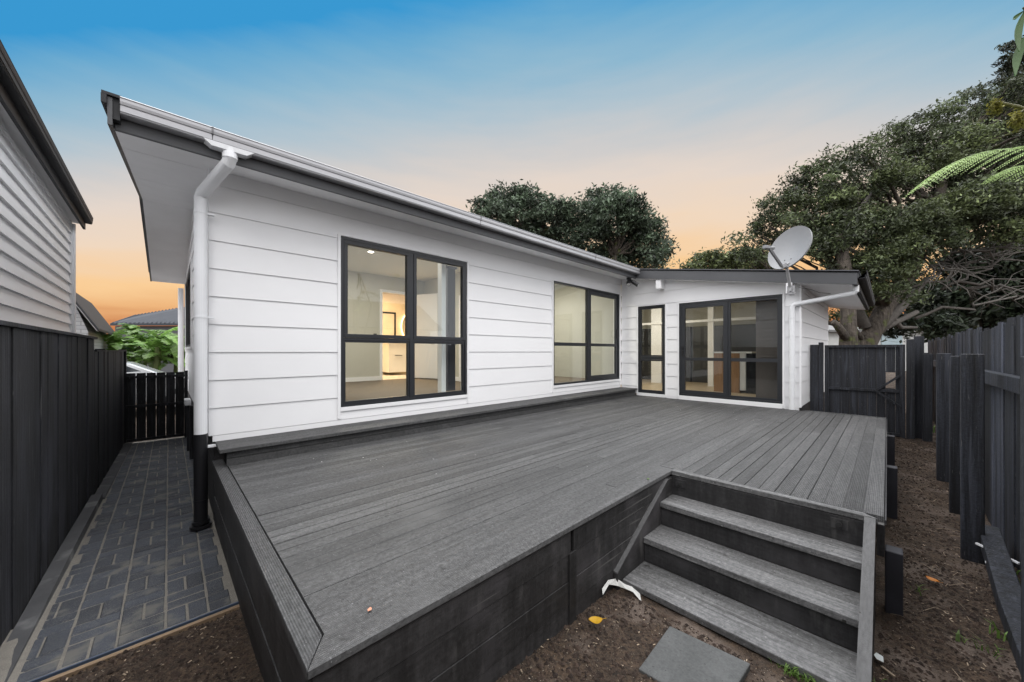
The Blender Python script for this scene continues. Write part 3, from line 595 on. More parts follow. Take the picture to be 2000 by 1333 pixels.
# kitchen island and tap
t = thing('kitchen_island', (9.1, 2.4, KF), 'oak kitchen island with a pale benchtop behind the sliding door', 'kitchen island')
m = MB(); m.box(8.75, 9.35, 2.17, 2.66, KF+.001, -.045); m.build('oak_panel', OAK, t)
m = MB(); m.box(8.77, 9.35, 2.06, 2.166, KF+.06, -.046); m.build('white_drawers', TRIM, t)
m = MB(); m.box(8.68, 9.40, 1.93, 2.74, -.044, -.010); m.build('benchtop', WHITE, t)
m = MB(); x, y = 9.05, 2.60; m.tube([(x, y, -.01), (x, y, .28), (x, y-.03, .34), (x, y-.10, .36), (x, y-.17, .33), (x, y-.18, .26)], .012, 10)
tagp(m.build('kitchen_tap', ALU), 'black gooseneck tap standing on the island benchtop', 'tap')
t = thing('oven', (9.1, 1.75, KF), 'black appliance standing beside the kitchen island', 'oven')
m = MB(); m.box(8.80, 9.35, 1.86, 2.055, KF+.001, -.046); m.build('oven_body', mat('black_enamel', (.01, .01, .012), .2), t); m = MB(); m.tube([(8.785, 1.90, -.2), (8.785, 2.02, -.2)], .008, 8); m.build('handle', TRIM, t)

# ------------------------------------------------------------------ the deck
ZD = -.95; DX0 = .309; DX1 = 7.352; DY0 = 1.195; NX = 2.915; DYR = .016
deck = thing('deck', (3.5, 2, -1.5), 'large grey stained timber deck with a black skirt in front of the house', 'deck')
rng = random.Random(11)
m = MB(); pitch = .0865; bw = .0842; th = .03
def board(x0, x1, y0, y1, z=ZD):
    # broken into random lengths with butt joints
    x = x0; 
    while x < x1-.01:
        ln = rng.uniform(1.8, 3.6); xe = x+ln
        if x1-xe < .7: xe = x1
        d = rng.uniform(-.0015, .0012); t = rng.choice((.76, .88, .95, 1, 1.03, 1.08, 1.2))*rng.uniform(.97, 1.03)
        e = .003
        B = [(x+.0008, y0, z-th), (xe-.0008, y0, z-th), (xe-.0008, y1, z-th), (x+.0008, y1, z-th)]
        M_ = [(x+.0008, y0, z-e+d), (xe-.0008, y0, z-e+d), (xe-.0008, y1, z-e+d), (x+.0008, y1, z-e+d)]
        T = [(x+.0008, y0+e, z+d), (xe-.0008, y0+e, z+d), (xe-.0008, y1-e, z+d), (x+.0008, y1-e, z+d)]
        m.poly(B+M_+T, [(0, 1, 5, 4), (1, 2, 6, 5), (2, 3, 7, 6), (3, 0, 4, 7), (4, 5, 9, 8), (5, 6, 10, 9), (6, 7, 11, 10), (7, 4, 8, 11), (8, 9, 10, 11)], t)
        x = xe
y = DYR; 
while y < 3.80:
    y1 = y+bw; w_ = rng.choice((-.0025, -.001, 0, .0005, .001, .0012))
    if y1 < DY0-.004: board(NX+.058, DX1, y, y1+w_)
    elif y < DY0+.05:   # row beside the front border: only right of the notch
        board(NX+.058, DX1, y, y1+w_)
        front = y1
    else: board(DX0+.082, XB-.055, y, y1+w_)
    y += pitch
m.build('decking', DECKX, deck)
yf = front
# mitred border boards
m = MB(); b = .079
m.hexa([(DX0, DY0, ZD-th), (NX+.05, DY0, ZD-th), (NX+.05, yf+.002, ZD-th), (DX0+b, yf+.002, ZD-th)], [(DX0, DY0, ZD), (NX+.05, DY0, ZD), (NX+.05, yf+.002, ZD), (DX0+b, yf+.002, ZD)], 1.06)
m.build('border_board', DECKX, deck, bevel=.003)
m = MB(); m.hexa([(DX0-.001, DY0+.001, ZD-th), (DX0+b-.003, yf+.004, ZD-th), (DX0+b-.003, 2.62, ZD-th), (DX0-.001, 2.62, ZD-th)], [(DX0-.001, DY0+.001, ZD+.001), (DX0+b-.003, yf+.004, ZD+.001), (DX0+b-.003, 2.62, ZD+.001), (DX0-.001, 2.62, ZD+.001)], 1.0)
m.box(DX0-.001, DX0+b-.003, 2.623, 4.07, ZD-th, ZD-.0005, .93)
m.build('border_board', DECKY, deck, bevel=.003)
m = MB(); m.hexa([(NX-.004, DYR+.02, ZD-th), (NX+.053, DYR+.085, ZD-th), (NX+.053, DY0-.002, ZD-th), (NX-.004, DY0-.002, ZD-th)], [(NX-.004, DYR+.02, ZD+.002), (NX+.053, DYR+.085, ZD+.002), (NX+.053, DY0-.002, ZD+.002), (NX-.004, DY0-.002, ZD+.002)], 1.15)
m.build('border_board', TREAD, deck, bevel=.003)
m = MB(); m.box(DX0+.05, XB-.08, DY0+.06, 4.1, ZD-.10, ZD-th-.012); m.box(NX+.04, DX1-.03, DYR+.04, DY0+.05, ZD-.10, ZD-th-.012); m.build('gap_shade_sheet', FENL, deck)  # added black sheet below the boards, keeps gaps dark and blocks light
# skirts: black boards with fine gaps
m = MB(); z = ZD-th-.004
for i, h in enumerate((.135, .145, .13, .14, .14)):
    for a, b_ in ((DX0+.018, 1.62), (1.645, NX+.01)):
        m.box(a, b_-.002, DY0+.016+.0035*(i % 2), DY0+.045, z-h+.004, z, rng.uniform(.7, 1.5))
    z -= h
m.box(1.60, 1.665, DY0+.010, DY0+.0215, -1.56, ZD-.16, .9)
m.build('skirt_boards', DARKX, deck, bevel=.0015)
m = MB(); z = ZD-th-.004
for i, h in enumerate((.135, .145, .13, .14, .14)):
    m.box(DX0+.014+.0035*(i % 2), DX0+.045, DY0+.022, 4.07, z-h+.004, z, rng.uniform(.7, 1.5)); z -= h
m.build('skirt_boards', DARKY, deck, bevel=.0015)
m = MB(); m.box(NX+.022, NX+.045, DYR+.05, DY0+.02, ZD-.22, ZD-th-.003, 1.1); m.build('end_fascia', DARKY, deck)
m = MB(); m.box(NX+.02, DX1, DYR-.004, DYR+.028, ZD-.215, ZD-th-.003); m.box(NX+.02, DX1, DYR-.012, DYR-.005, ZD-.03, ZD-.004); m.build('side_fascia', DARKX, deck, bevel=.002)
m = MB(); m.box(DX1-.03, DX1, DYR+.03, .95, ZD-.22, ZD-th-.003); m.build('end_fascia', DARKX, deck)
m = MB(); m.box(DX1+.001, DX1+.022, DYR-.004, .93, ZD-.03, ZD+.008); m.build('edge_strip', TREAD, deck)
for x in (3.02, 4.75, 6.5):
    m = MB(); m.box(x, x+.10, DYR-.078, DYR-.005, -1.60, ZD-.205+(.0 if x < 4 else .10)); m.build('pile', mat('stained_pile', (.032, .032, .040), .6, .25, 8, bump=.3) if x == 3.02 else bpy.data.materials['stained_pile'], deck, bevel=.006)
# long step against the wall
m = MB(); m.box(.331, XB-.03, 3.735, 3.93, -.828, -.798, 1.0); m.box(.335, XB-.03, 3.934, 4.128, -.828, -.799, .9); m.build('step_top', DECKX, deck, bevel=.003, label='long narrow step top against the house wall')
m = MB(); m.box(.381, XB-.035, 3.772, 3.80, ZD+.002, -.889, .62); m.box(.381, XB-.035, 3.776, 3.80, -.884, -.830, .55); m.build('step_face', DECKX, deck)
m = MB(); m.box(.40, 7.3, 3.82, 4.12, ZD-.05, -.83); m.build('step_frame', FENL, deck)
# ------------------------------------------------------------------ stairs
st = thing('stairs', (2.4, .64, -1.5), 'three worn timber treads leading up to the deck corner', 'stairs')
TR = [(2.68, 2.935, -1.130), (2.415, 2.70, -1.300), (2.130, 2.43, -1.466)]
for i, (x0, x1, z) in enumerate(TR):
    m = MB(); mid = (x0+x1)/2
    m.box(x0, mid-.0015, .094, 1.184, z-.038, z, 1.12); m.box(mid+.0015, x1, .094, 1.184, z-.038, z-.001, .95)
    m.build('tread', TREAD, st, bevel=.004)
for i, (x, za, zb) in enumerate(((2.935, ZD-.0, -1.13), (2.70, -1.168, -1.30), (2.43, -1.338, -1.466), (2.165, -1.504, -1.60))):
    if i == 0: continue
    m = MB(); m.box(x, x+.028, .096, 1.182, zb+.001, za-.001); m.build('riser', DARKY, st)
m = MB(); m.box(2.905, 2.934, .096, 1.184, -1.129, ZD-th-.004); m.build('riser', DARKY, st)
DB = mat('dark_bolt', (.05, .05, .05), .5, metal=.5)
for y in (1.12, .20):
    m = MB(); m.box(2.898, 2.9045, y-.04, y+.04, -1.06, -1.0); pl = m.build('bracket_plate', DARKY, st)
    m = MB(); m.tube([(2.898, y, -1.03), (2.888, y, -1.03)], .014, 8); m.build('bolt', DB, pl)
def stringer(y0, y1, x_lo, z_lo, x_hi, z_hi, mt, top):
    t = .006; dz = (z_hi-z_lo)/(x_hi-x_lo)
    m = MB(); pr = [(x_lo, -1.62), (2.93, -1.62), (2.93, z_hi), (x_hi, z_hi), (x_lo, z_lo)]
    m.prism(pr, y0, y1, lambda t_, p, q: (p, t_, q)); o = recalc(m.build('stringer', mt, st, bevel=.003))
    m = MB(); m.prism([(x_lo-.002, z_lo-.004+.0005), (x_hi, z_hi+.0005), (x_hi, z_hi+t), (x_lo-.002, z_lo+t)], y0-.001, y1+.001, lambda t_, p, q: (p, t_, q)); recalc(m.build('stringer_edge', top, o))
SE = mat('worn_stringer_edge', (.092, .092, .094), .65, .15, 4, (1, 6, 1), bump=.6, bs=160, grain=((6, 90, 60), .22), speck=[(18, .66, (.035, .032, .03), .02, 6)], bdist=.003)
stringer(1.1855, DY0+.021, 2.07, -1.406, 2.83, -1.0, DARKX, SE)
stringer(.048, .0925, 2.03, -1.43, 2.905, ZD-.006, DARKX, SE)

# ------------------------------------------------------------------ left fence, kerb side
rng = random.Random(3)
lf = thing('fence', (-.6, 5, -1.5), 'tall black close boarded timber fence along the paved side path', 'fence')
def palings(y0, y1, zt_, zb, step=.145):
    m = MB(); y = y0
    while y < y1:
        w_ = step*rng.uniform(.9, 1.1); y2 = min(y+w_, y1); a = rng.uniform(0, .012); gp_ = rng.choice((.001, .002, .003, .005))
        xa, xb = fx(y)-a, fx(y2-gp_)-a
        m.hexa([(xa-.02, y, zb), (xa, y, zb), (xb, y2-gp_, zb), (xb-.02, y2-gp_, zb)], [(xa-.02, y, zt_), (xa, y, zt_), (xb, y2-gp_, zt_), (xb-.02, y2-gp_, zt_)], rng.uniform(.35, 2.3))
        y = y2
    return m
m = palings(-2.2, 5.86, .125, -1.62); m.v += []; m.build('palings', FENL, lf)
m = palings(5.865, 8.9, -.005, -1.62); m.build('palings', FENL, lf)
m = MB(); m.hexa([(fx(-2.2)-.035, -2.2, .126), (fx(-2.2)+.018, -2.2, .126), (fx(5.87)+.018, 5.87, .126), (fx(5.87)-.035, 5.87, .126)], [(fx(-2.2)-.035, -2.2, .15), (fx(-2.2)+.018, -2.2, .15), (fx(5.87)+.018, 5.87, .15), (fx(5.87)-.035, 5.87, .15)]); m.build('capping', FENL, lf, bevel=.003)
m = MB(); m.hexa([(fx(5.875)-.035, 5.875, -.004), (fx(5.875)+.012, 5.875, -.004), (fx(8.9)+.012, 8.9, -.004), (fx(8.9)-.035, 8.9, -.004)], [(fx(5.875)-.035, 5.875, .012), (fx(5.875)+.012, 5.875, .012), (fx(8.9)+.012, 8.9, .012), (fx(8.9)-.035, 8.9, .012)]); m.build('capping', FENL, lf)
m = MB()
for z in (-.2, -.9, -1.35): m.beam((fx(-2.2)-.045, -2.2, z), (fx(8.85)-.045, 8.85, z), .045, .07)
m.build('rail', FENL, lf)
for y in (-2.1, -.2, 1.7, 3.6, 5.5, 7.2, 8.94):
    m = MB(); zt_ = .10 if y < 5.8 else .03; x = fx(y)-.1 if y < 8.9 else fx(y)-.03; m.box(x-.045, x+.045, y-.045, y+.045, -1.62, zt_); m.build('post', FENL, lf, bevel=.004)
# gate across the side path
gt = thing('side_gate', (-.05, 8.8, -1.5), 'black paling gate closing the far end of the paved path', 'gate')
m = MB(); x = -.438; n = 6; wd = (.29+.438)/n
for i in range(n):
    m.box(x+i*wd, x+(i+1)*wd-.009, 8.82, 8.84, -1.52, -.372, rng.uniform(.8, 1.2))
m.build('palings', FENL, gt)
for z in (-.44, -.93, -1.50):
    m = MB(); m.box(-.438, .29, 8.775, 8.818, z-.022, z+.022); m.build('rail', FENL, gt)
m = MB(); m.box(.285, .33, 8.76, 8.84, -1.58, -.35); m.build('post', FENL, gt)

# ------------------------------------------------------------------ right fence
rf = thing('fence', (5, -.6, -1.5), 'black paling fence with uneven gappy boards along the soil strip on the right', 'fence')
m = MB(); x = -.8; PY = -.615
while x < 12.3:
    w_ = rng.uniform(.085, .155); gp_ = rng.choice((.003, .005, .008, .010, .016)); tl = rng.uniform(-.012, .012); zt_ = .225+rng.uniform(-.045, .03); a = rng.uniform(0, .012)
    m.hexa([(x, PY-.018-a, -1.60), (x+w_-gp_, PY-.018-a, -1.60), (x+w_-gp_, PY-a, -1.60), (x, PY-a, -1.60)], [(x+tl, PY-.018-a, zt_), (x+tl+w_-gp_, PY-.018-a, zt_), (x+tl+w_-gp_, PY-a, zt_), (x+tl, PY-a, zt_)], rng.choice((.5, .7, .9, 1, 1.2, 1.6, 2.2, 2.8)))
    x += w_
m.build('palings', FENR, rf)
m = MB()
for x0, x1 in ((-.8, 4.35), (4.35, 7.0), (7.0, 12.2)): m.box(x0+.002, x1-.002, PY+.001, PY+.062, -.265, -.165, rng.uniform(1.0, 1.4))
m.build('rail', FENR, rf, bevel=.004, label='upper horizontal rail of the fence')
m = MB(); m.beam((4.38, -.515, -1.33), (3.45, -.49, -1.455), .10, .10); m.beam((3.45, -.49, -1.455), (2.2, -.47, -1.50), .10, .10); m.build('rail', FENR, rf, bevel=.006, label='loose bottom rail lying low against the palings')
for x, y, wx, wy, zt_, zb in ((4.19, -.426, .05, .108, -.020, -1.6), (5.27, -.455, .06, .11, -.045, -1.6), (6.25, -.437, .07, .11, -.025, -1.55), (8.3, -.418, .10, .10, -.04, -1.5), (2.4, -.44, .1, .13, -.02, -1.6), (.6, -.44, .1, .13, -.02, -1.6), (10.6, -.5, .1, .13, -.03, -1.5)):
    m = MB(); lean = rng.uniform(-.006, .006)
    m.hexa([(x, y-wy/2, zb), (x+wx, y-wy/2, zb), (x+wx, y+wy/2, zb), (x, y+wy/2, zb)], [(x, y-wy/2+lean, zt_), (x+wx, y-wy/2+lean, zt_), (x+wx, y+wy/2+lean, zt_), (x, y+wy/2+lean, zt_)]); m.build('post', FENR, rf, bevel=.006)
m = MB(); m.beam((4.10, -.43, -1.345), (3.95, -.585, -1.36), .012, .012); m.tube([(3.93, -.56, -1.405), (3.93, -.45, -1.400)], .008, 8); m.build('white_tie', PVC, rf)
# gate in the soil strip
G = 8.42
gg = thing('garden_gate', (G, .35, -1.4), 'solid black timber gate with a diagonal brace beside the wing', 'gate')
def GY(u): 
    r = (u-1000)/FPX; ca, sa = math.cos(ANG), math.sin(ANG); return G*(sa-ca*r)/(ca+sa*r)
def GZ(u, v): 
    r = (u-1000)/FPX; ca, sa = math.cos(ANG), math.sin(ANG); return -(v-HV)/FPX*G/(ca+sa*r)
yl, yr = GY(1611), GY(1768); gt_, gb = .105, -1.37
m = MB(); yy = yr; nb = 9; st_ = (yl-yr)/nb
for i in range(nb):
    a, b_ = yr+i*st_, yr+(i+1)*st_-.002
    if i in (1,):    # short board leaves a hole by the brace
        m.box(G, G+.02, a, b_, gb, -.60); m.box(G, G+.02, a, b_, -.34, gt_-.01)
    else: m.box(G, G+.02, a, b_, gb, gt_-.01, rng.uniform(.85, 1.2))
m.build('boards', FENR, gg)
m = MB(); m.box(G-.045, G-.001, yl-.055, yl, gb, gt_); m.box(G-.045, G-.001, yr, yr+.06, gb, gt_); m.box(G-.044, G-.002, yr+.061, yl-.056, gt_-.045, gt_-.001); m.box(G-.044, G-.002, yr+.061, yl-.056, gb+.02, gb+.065); m.build('gate_frame', FENR, gg, bevel=.003)
zr = GZ(1700, 762); yk = GY(1714)
m = MB(); m.box(G-.04, G-.002, yr+.061, yl-.056, zr-.022, zr+.022); m.build('mid_rail', FENR, gg, bevel=.003)
m = MB(); m.beam((G-.050, yk+.02, zr-.0), (G-.050, yr+.05, GZ(1760, 733)), .03, .045, up=(1, 0, 0)); m.build('brace', FENR, gg)
m = MB(); m.beam((G-.052, yk+.02, zr-.0), (G-.052, yr+.05, GZ(1760, 795)), .03, .045, up=(1, 0, 0)); m.build('brace', FENR, gg)
for a, b_, t_, wd in ((GY(1609), GY(1599.5), .155, .05), (GY(1599), GY(1583), .115, .04)):
    m = MB(); m.box(G-.06, G-.06+wd, a, b_, -1.42, t_); m.build('post', FENR, gg, bevel=.003)
m = MB(); m.box(G-.05, G+.05, GY(1787), GY(1770), -1.42, GZ(1780, 663)); m.build('post', FENR, gg, bevel=.004)
m = MB(); m.box(G+.10, G+.20, GY(1806), GY(1786), -1.42, GZ(1790, 658)+.01); m.build('post', FENR, gg, bevel=.004)

# ------------------------------------------------------------------ things on the house
sl = thing('security_light', (7.03, 3.76, 1.3), 'black twin spotlight under the eave at the inner corner', 'spotlight')
c = Vector((7.03, 3.76, zun(3.76)-.012)); m = MB(); m.box(c.x-.045, c.x+.045, c.y-.03, c.y+.03, c.z-.05, c.z); m.build('mount', PVCB, sl)
for dx_, dy_ in ((-.10, -.02), (.07, -.12)):
    a = c+Vector((dx_*.3, dy_*.2, -.06)); b_ = c+Vector((dx_*1.15, dy_*1.1-.03, -.17)); d = (b_-a).normalized()
    m = MB(); m.tube([c+Vector((dx_*.2, 0, -.045)), a], .012, 8); m.tube([a, a+d*.03, b_], [.022, .036, .044], 14); hd = m.build('lamp_head', PVCB, sl)
    m = MB(); m.tube([b_+d*.0005, b_+d*.003], .036, 14); m.build('lens', mat('clear_lens', (.6, .6, .6), .2), hd)
ds = thing('satellite_dish', (7.1, 1.085, .9), 'pale grey offset satellite dish on a pole at the wing roof edge', 'satellite dish')
DM = mat('dish_grey_paint', (.25, .255, .265), .5, .06, 8, speck=[(20, .70, (.22, .21, .20), .03)])
GALV = mat('galvanised_steel', (.36, .36, .37), .45, .15, 20, metal=.5)
dc = at(1540, 484, 5.05)
foot = at(1544, 565, 5.08); top = at(1535.5, 517, 5.0)
m = MB(); m.tube([foot, foot.lerp(top, .5), top], .019, 12); m.build('pole', GALV, ds)
m = MB(); m.box(foot.x-.012, foot.x+.03, foot.y-.055, foot.y+.055, foot.z-.07, foot.z-.055); m.box(foot.x+.025, foot.x+.034, foot.y-.045, foot.y+.045, foot.z-.07, foot.z+.05); m.box(foot.x-.03, foot.x+.024, foot.y-.012, foot.y+.012, foot.z-.03, foot.z+.02); m.build('mount_plate', GALV, ds)
m = MB()
for s in (-1, 1): m.tube([foot+Vector((-.02, s*.03, -.055)), foot+Vector((-.02, s*.03, -.025))], .008, 6)
m.build('bolt', GALV, ds)
# dish face: normal looks toward camera-left and up a little
fw = Vector((math.cos(ANG), math.sin(ANG), 0)); rt = Vector((math.sin(ANG), -math.cos(ANG), 0)); upv = Vector((0, 0, 1))
nrm = (-fw*.246 - rt*.915 + upv*.318).normalized()
ax1 = (upv); ax1 = (ax1 - nrm*ax1.dot(nrm)).normalized(); ax2 = nrm.cross(ax1).normalized()
RA, RB = .315, .295; NR, NT = 8, 48
def dp(r_, th_, lift=0): return dc + ax1*RA*r_*math.cos(th_) + ax2*RB*r_*math.sin(th_) + nrm*(.075*(r_*r_-1)+lift)
P = [dp(0, 0)]+[dp((i+1)/NR, 2*math.pi*k/NT) for i in range(NR) for k in range(NT)]
P += [dp(1.0, 2*math.pi*k/NT, -.018) + (-nrm*.004) for k in range(NT)] + [dp((i+1)/NR, 2*math.pi*k/NT, -.012) for i in reversed(range(NR-1)) for k in range(NT)] + [dp(0, 0, -.012)]
F = [(0, 1+k, 1+(k+1) % NT) for k in range(NT)]
for i in range(2*NR-1):
    for k in range(NT):
        a = 1+i*NT+k; b_ = 1+i*NT+(k+1) % NT; F.append((a, a+NT, b_+NT, b_))
last = len(P)-1; bs_ = 1+(2*NR-1)*NT
F += [(bs_+k, last, bs_+(k+1) % NT) for k in range(NT)]
m = MB(); m.poly(P, F); o = recalc(m.build('reflector', DM, ds, smooth=True))
e_ = o.modifiers.new('edge', 'EDGE_SPLIT'); e_.split_angle = R(35)
lo = at(1527, 521, 5.0); ln_ = at(1503, 486, 4.97)
m = MB(); m.beam(lo, ln_, .026, .03); m.build('feed_arm', mat('dark_feed_arm', (.12, .12, .125), .5), ds)
m = MB(); h0 = at(1510, 485, 4.99); h1 = at(1488, 482, 4.94); hd = (h1-h0).normalized(); m.tube([h0-hd*.01, h0+hd*.02, h0+hd*.03, h0+hd*.07], [.024, .026, .018, .018], 14); m.beam(h0+hd*.065, h0+hd*.16, .05, .042); m.build('receiver', DM, ds, bevel=.004)
m = MB(); m.beam(top, lo, .04, .05); m.beam(top-Vector((0, 0, .02)), dc-nrm*.12-Vector((0, 0, .12)), .05, .05); m.build('bracket', GALV, ds)
m = MB()
for a_, b_ in ((-.50, -.12), (-.50, .18), (-.74, .03)):
    q = dc + ax1*RA*a_ + ax2*RB*b_*(1 if ax2.z < 0 else 1); rr_ = math.hypot(a_, b_); q = q + nrm*(.075*(rr_*rr_-1)+.001); m.tube([q, q+nrm*.004], .008, 8)
m.build('screw', PVCB, ds)
m = MB(); pts = [at(1560, 562, 5.3), at(1585, 566, 5.4), at(1600, 572, 5.5), at(1622, 574, 5.6)]; m.tube(pts, .004, 6)
tagp(m.build('cable', PVCB), 'thin black cable looping below the wing soffit', 'cable')

# ------------------------------------------------------------------ small things on the ground
m = MB(); a0, a1, a2, a3 = [at(u, v, 1) for u, v in ((1308, 1222), (1466, 1296), (1403, 1400), (1247, 1306))]
zs = -1.485; q = [(p.x*zs/p.z, p.y*zs/p.z, zs) for p in (a0, a1, a2, a3)]
m.hexa([(x, y, zs-.035) for x, y, z in q], q)
tagp(recalc(m.build('stepping_stone', SLAB, bevel=.006)), 'square grey concrete paver lying on the soil before the stairs', 'stepping stone')
def leaf(p, sz, ang, label, mt, curl=.3, name='fallen_leaf', cat='leaf'):
    m = MB(); n = 7; P = []; 
    for i in range(n+1):
        t = i/n; wd = math.sin(math.pi*min(1, t*.96+.03))**.8*.36*sz; x = (t-.5)*sz; zc = curl*sz*(t-.5)**2
        for s in (-1, 0, 1): 
            P.append((p[0]+x*math.cos(ang)-s*wd*math.sin(ang), p[1]+x*math.sin(ang)+s*wd*math.cos(ang), p[2]+zc+abs(s)*.18*sz*curl+.004))
    F = [(i*3+k, i*3+k+1, i*3+k+4, i*3+k+3) for i in range(n) for k in (0, 1)]
    P2 = [(x, y, z-.0015) for x, y, z in P]; nn = len(P)
    m.poly(P+P2, F+[tuple(j+nn for j in reversed(f)) for f in F])
    e0 = Vector((p[0]-math.cos(ang)*sz*.5, p[1]-math.sin(ang)*sz*.5, p[2]+.006+.25*curl*sz)); m.tube([e0, e0-Vector((math.cos(ang), math.sin(ang), -.2))*sz*.3], .0012, 5)
    return tagp(m.build(name, mt), label, cat)
YEL = mat('yellow_leaf', (.62, .36, .02), .5, .15, 40, transl=.2); YEL2 = mat('dry_yellow_leaf', (.50, .36, .12), .6, .2, 60); ORG = mat('orange_leaf', (.50, .17, .01), .5, .2, 60)
def onz(u, v, z): p = at(u, v, 1); k = z/p.z; return (p.x*k, p.y*k, z)
leaf(onz(1163, 1214, -1.462), .075, 2.4, 'bright yellow orange leaf on the soil in front of the deck', YEL)
leaf(onz(1821, 1134, -1.50), .065, 1.0, 'orange leaf on the soil strip near the right fence', ORG)
leaf(onz(418, 1262, -1.51), .05, .4, 'small pale yellow leaf on the dark soil before the paving', YEL2)
leaf(onz(722, 1193, ZD+.002), .02, .8, 'tiny pink petal on the deck boards near the front edge', mat('pink_petal', (.6, .28, .18), .6))
leaf(onz(1266, 937, ZD+.002), .022, .2, 'tiny green leaf on the deck by the stair corner', BANM)
# strip of white geotextile poking out by the stairs
pts = [(1176, 1150), (1188, 1133), (1205, 1130), (1220, 1141), (1234, 1146), (1250, 1160)]; m = MB(); P = []
for i, (u, v) in enumerate(pts):
    zz = -1.425-.012*i+(.02 if i == 1 else 0) ; a = Vector(onz(u, v, zz)); P += [a, a+Vector((-.030, -.024, -.012+.012*math.sin(i*2.3))), a+Vector((-.028, -.022, -.016+.012*math.sin(i*2.3))), a+Vector((.002, .002, -.003))]
m.poly(P, [(i*4+k, i*4+(k+1) % 4, (i+1)*4+(k+1) % 4, (i+1)*4+k) for i in range(len(pts)-1) for k in range(4)]+[(0, 1, 2, 3), (20, 23, 22, 21)])
tagp(recalc(m.build('fabric_strip', mat('white_fabric', (.55, .55, .53), .8, .15, 30))), 'crumpled white fabric strip poking out of the soil by the stairs', 'fabric strip')
m = MB(); a = Vector(onz(1718, 1287, -1.49)); m.poly([a+Vector(p) for p in ((-.018, -.014, 0), (.02, -.012, .004), (.024, .012, .008), (.0, .02, .006), (-.02, .01, .004), (-.018, -.014, .002), (.02, -.012, .006), (.024, .012, .010), (.0, .02, .008), (-.02, .01, .006))], [(4, 3, 2, 1, 0), (5, 6, 7, 8, 9), (0, 1, 6, 5), (1, 2, 7, 6), (2, 3, 8, 7), (3, 4, 9, 8), (4, 0, 5, 9)])
tagp(m.build('paper_scrap', mat('white_scrap', (.7, .74, .74), .7)), 'small white scrap on the soil beside the right stringer', 'scrap')
m = MB()
for y0 in (0,): m.beam(onz(1722, 1302, -1.50), onz(1748, 1322, -1.497), .010, .005)
tagp(m.build('wood_splinter', CHIP), 'pale wood splinter on the soil at the foot of the stairs', 'splinter')
# soil litter that nobody could count
rng = random.Random(21)
def visible_soil(x, y):
    if y > 1.22 and x > DX0-.01: return False
    if x > NX-.02 and y > -.02: return False
    if x > 2.08 and y > .03 and x < NX: return False
    if y > 2.64: return False
    return x > -.6 and y > -.6 and math.hypot(x, y) > .35
def scatter(n, fn):
    k = 0
    while k < n:
        x = rng.uniform(-.6, 8.3) if rng.random() < .5 else rng.uniform(-.6, 4); y = rng.uniform(-.58, 2.64)
        if visible_soil(x, y): fn(x, y, gz(x, y)+soilnoise(x, y)); k += 1
m = MB()
ICO = [(0, 0, 1), (.9, 0, .1), (-.3, .85, .15), (-.7, -.6, .05), (.2, -.85, .3), (0, 0, -.6)]
def clod(x, y, z):
    s = rng.choice((.004, .005, .006, .008, .010, .014))*rng.uniform(.7, 1.3); a = rng.uniform(0, 6.3); ca, sa = math.cos(a), math.sin(a)
    m.poly([(x+s*(p*ca-q*sa)*rng.uniform(.8, 1.2), y+s*(p*sa+q*ca), z+s*r_*.8) for p, q, r_ in ICO], [(0, 1, 2), (0, 2, 3), (0, 3, 4), (0, 4, 1), (5, 2, 1), (5, 3, 2), (5, 4, 3), (5, 1, 4)], rng.uniform(.6, 2.0))
scatter(24000, clod); m.build('soil_clods', CLOD, kind='stuff')
m = MB()
def chip(x, y, z):
    l = rng.uniform(.004, .016); a = rng.uniform(0, 6.3); d = Vector((math.cos(a), math.sin(a), rng.uniform(-.2, .3)))*l
    p = Vector((x, y, z+.005)); m.beam(p-d/2, p+d/2, l*rng.uniform(.2, .5), .002, tint=rng.uniform(.3, 1.5))
scatter(1500, chip); m.build('bark_chips', CHIP, kind='stuff')
m = MB()
for k in range(70):
    x = rng.uniform(2.6, 8); y = rng.uniform(-.5, -.05); z = gz(x, y)+.008; a = rng.uniform(0, 6.3); l = rng.uniform(.03, .16); bnd = rng.uniform(-.4, .4)
    m.tube([(x, y, z), (x+l*.5*math.cos(a), y+l*.5*math.sin(a), z+.012), (x+l*math.cos(a+bnd), y+l*math.sin(a+bnd), z+.002)], .0013, 4, tint=rng.uniform(.5, 1.4))
m.build('dry_twigs', CHIP, kind='stuff')
m = MB()
def blade(x, y, z, h, a):
    w_ = h*.06; pr = (-math.sin(a)*w_, math.cos(a)*w_)
    c_ = [(x, y, z), (x+math.cos(a)*h*.25, y+math.sin(a)*h*.25, z+h*.6), (x+math.cos(a)*h*.7, y+math.sin(a)*h*.7, z+h*.85)]
    P = [(c_[0][0]-pr[0], c_[0][1]-pr[1], c_[0][2]), (c_[0][0]+pr[0], c_[0][1]+pr[1], c_[0][2]), (c_[1][0]-pr[0], c_[1][1]-pr[1], c_[1][2]), (c_[1][0]+pr[0], c_[1][1]+pr[1], c_[1][2]), c_[2]]
    m.poly(P, [(0, 1, 3, 2), (2, 3, 4)], rng.uniform(.6, 1.3))
for u, v, n, h in ((1545, 1310, 40, .045), (1590, 1325, 30, .04), (1570, 1318, 40, .04), (1790, 1150, 8, .05), (1935, 1270, 12, .07), (1960, 1240, 9, .08), (1975, 1130, 8, .12), (1870, 1245, 6, .05), (1705, 1330, 12, .04), (1815, 860, 7, .16), (1530, 1300, 25, .03)):
    p = onz(u, v, -1.49)
    for k in range(n): blade(p[0]+rng.gauss(0, .02), p[1]+rng.gauss(0, .02), gz(p[0], p[1])+.005, h*rng.uniform(.4, 1.2), rng.uniform(0, 6.3))
m.build('grass_weeds', mat('weed_green', (.14, .24, .05), .6, .2, 20, transl=.3), kind='stuff')

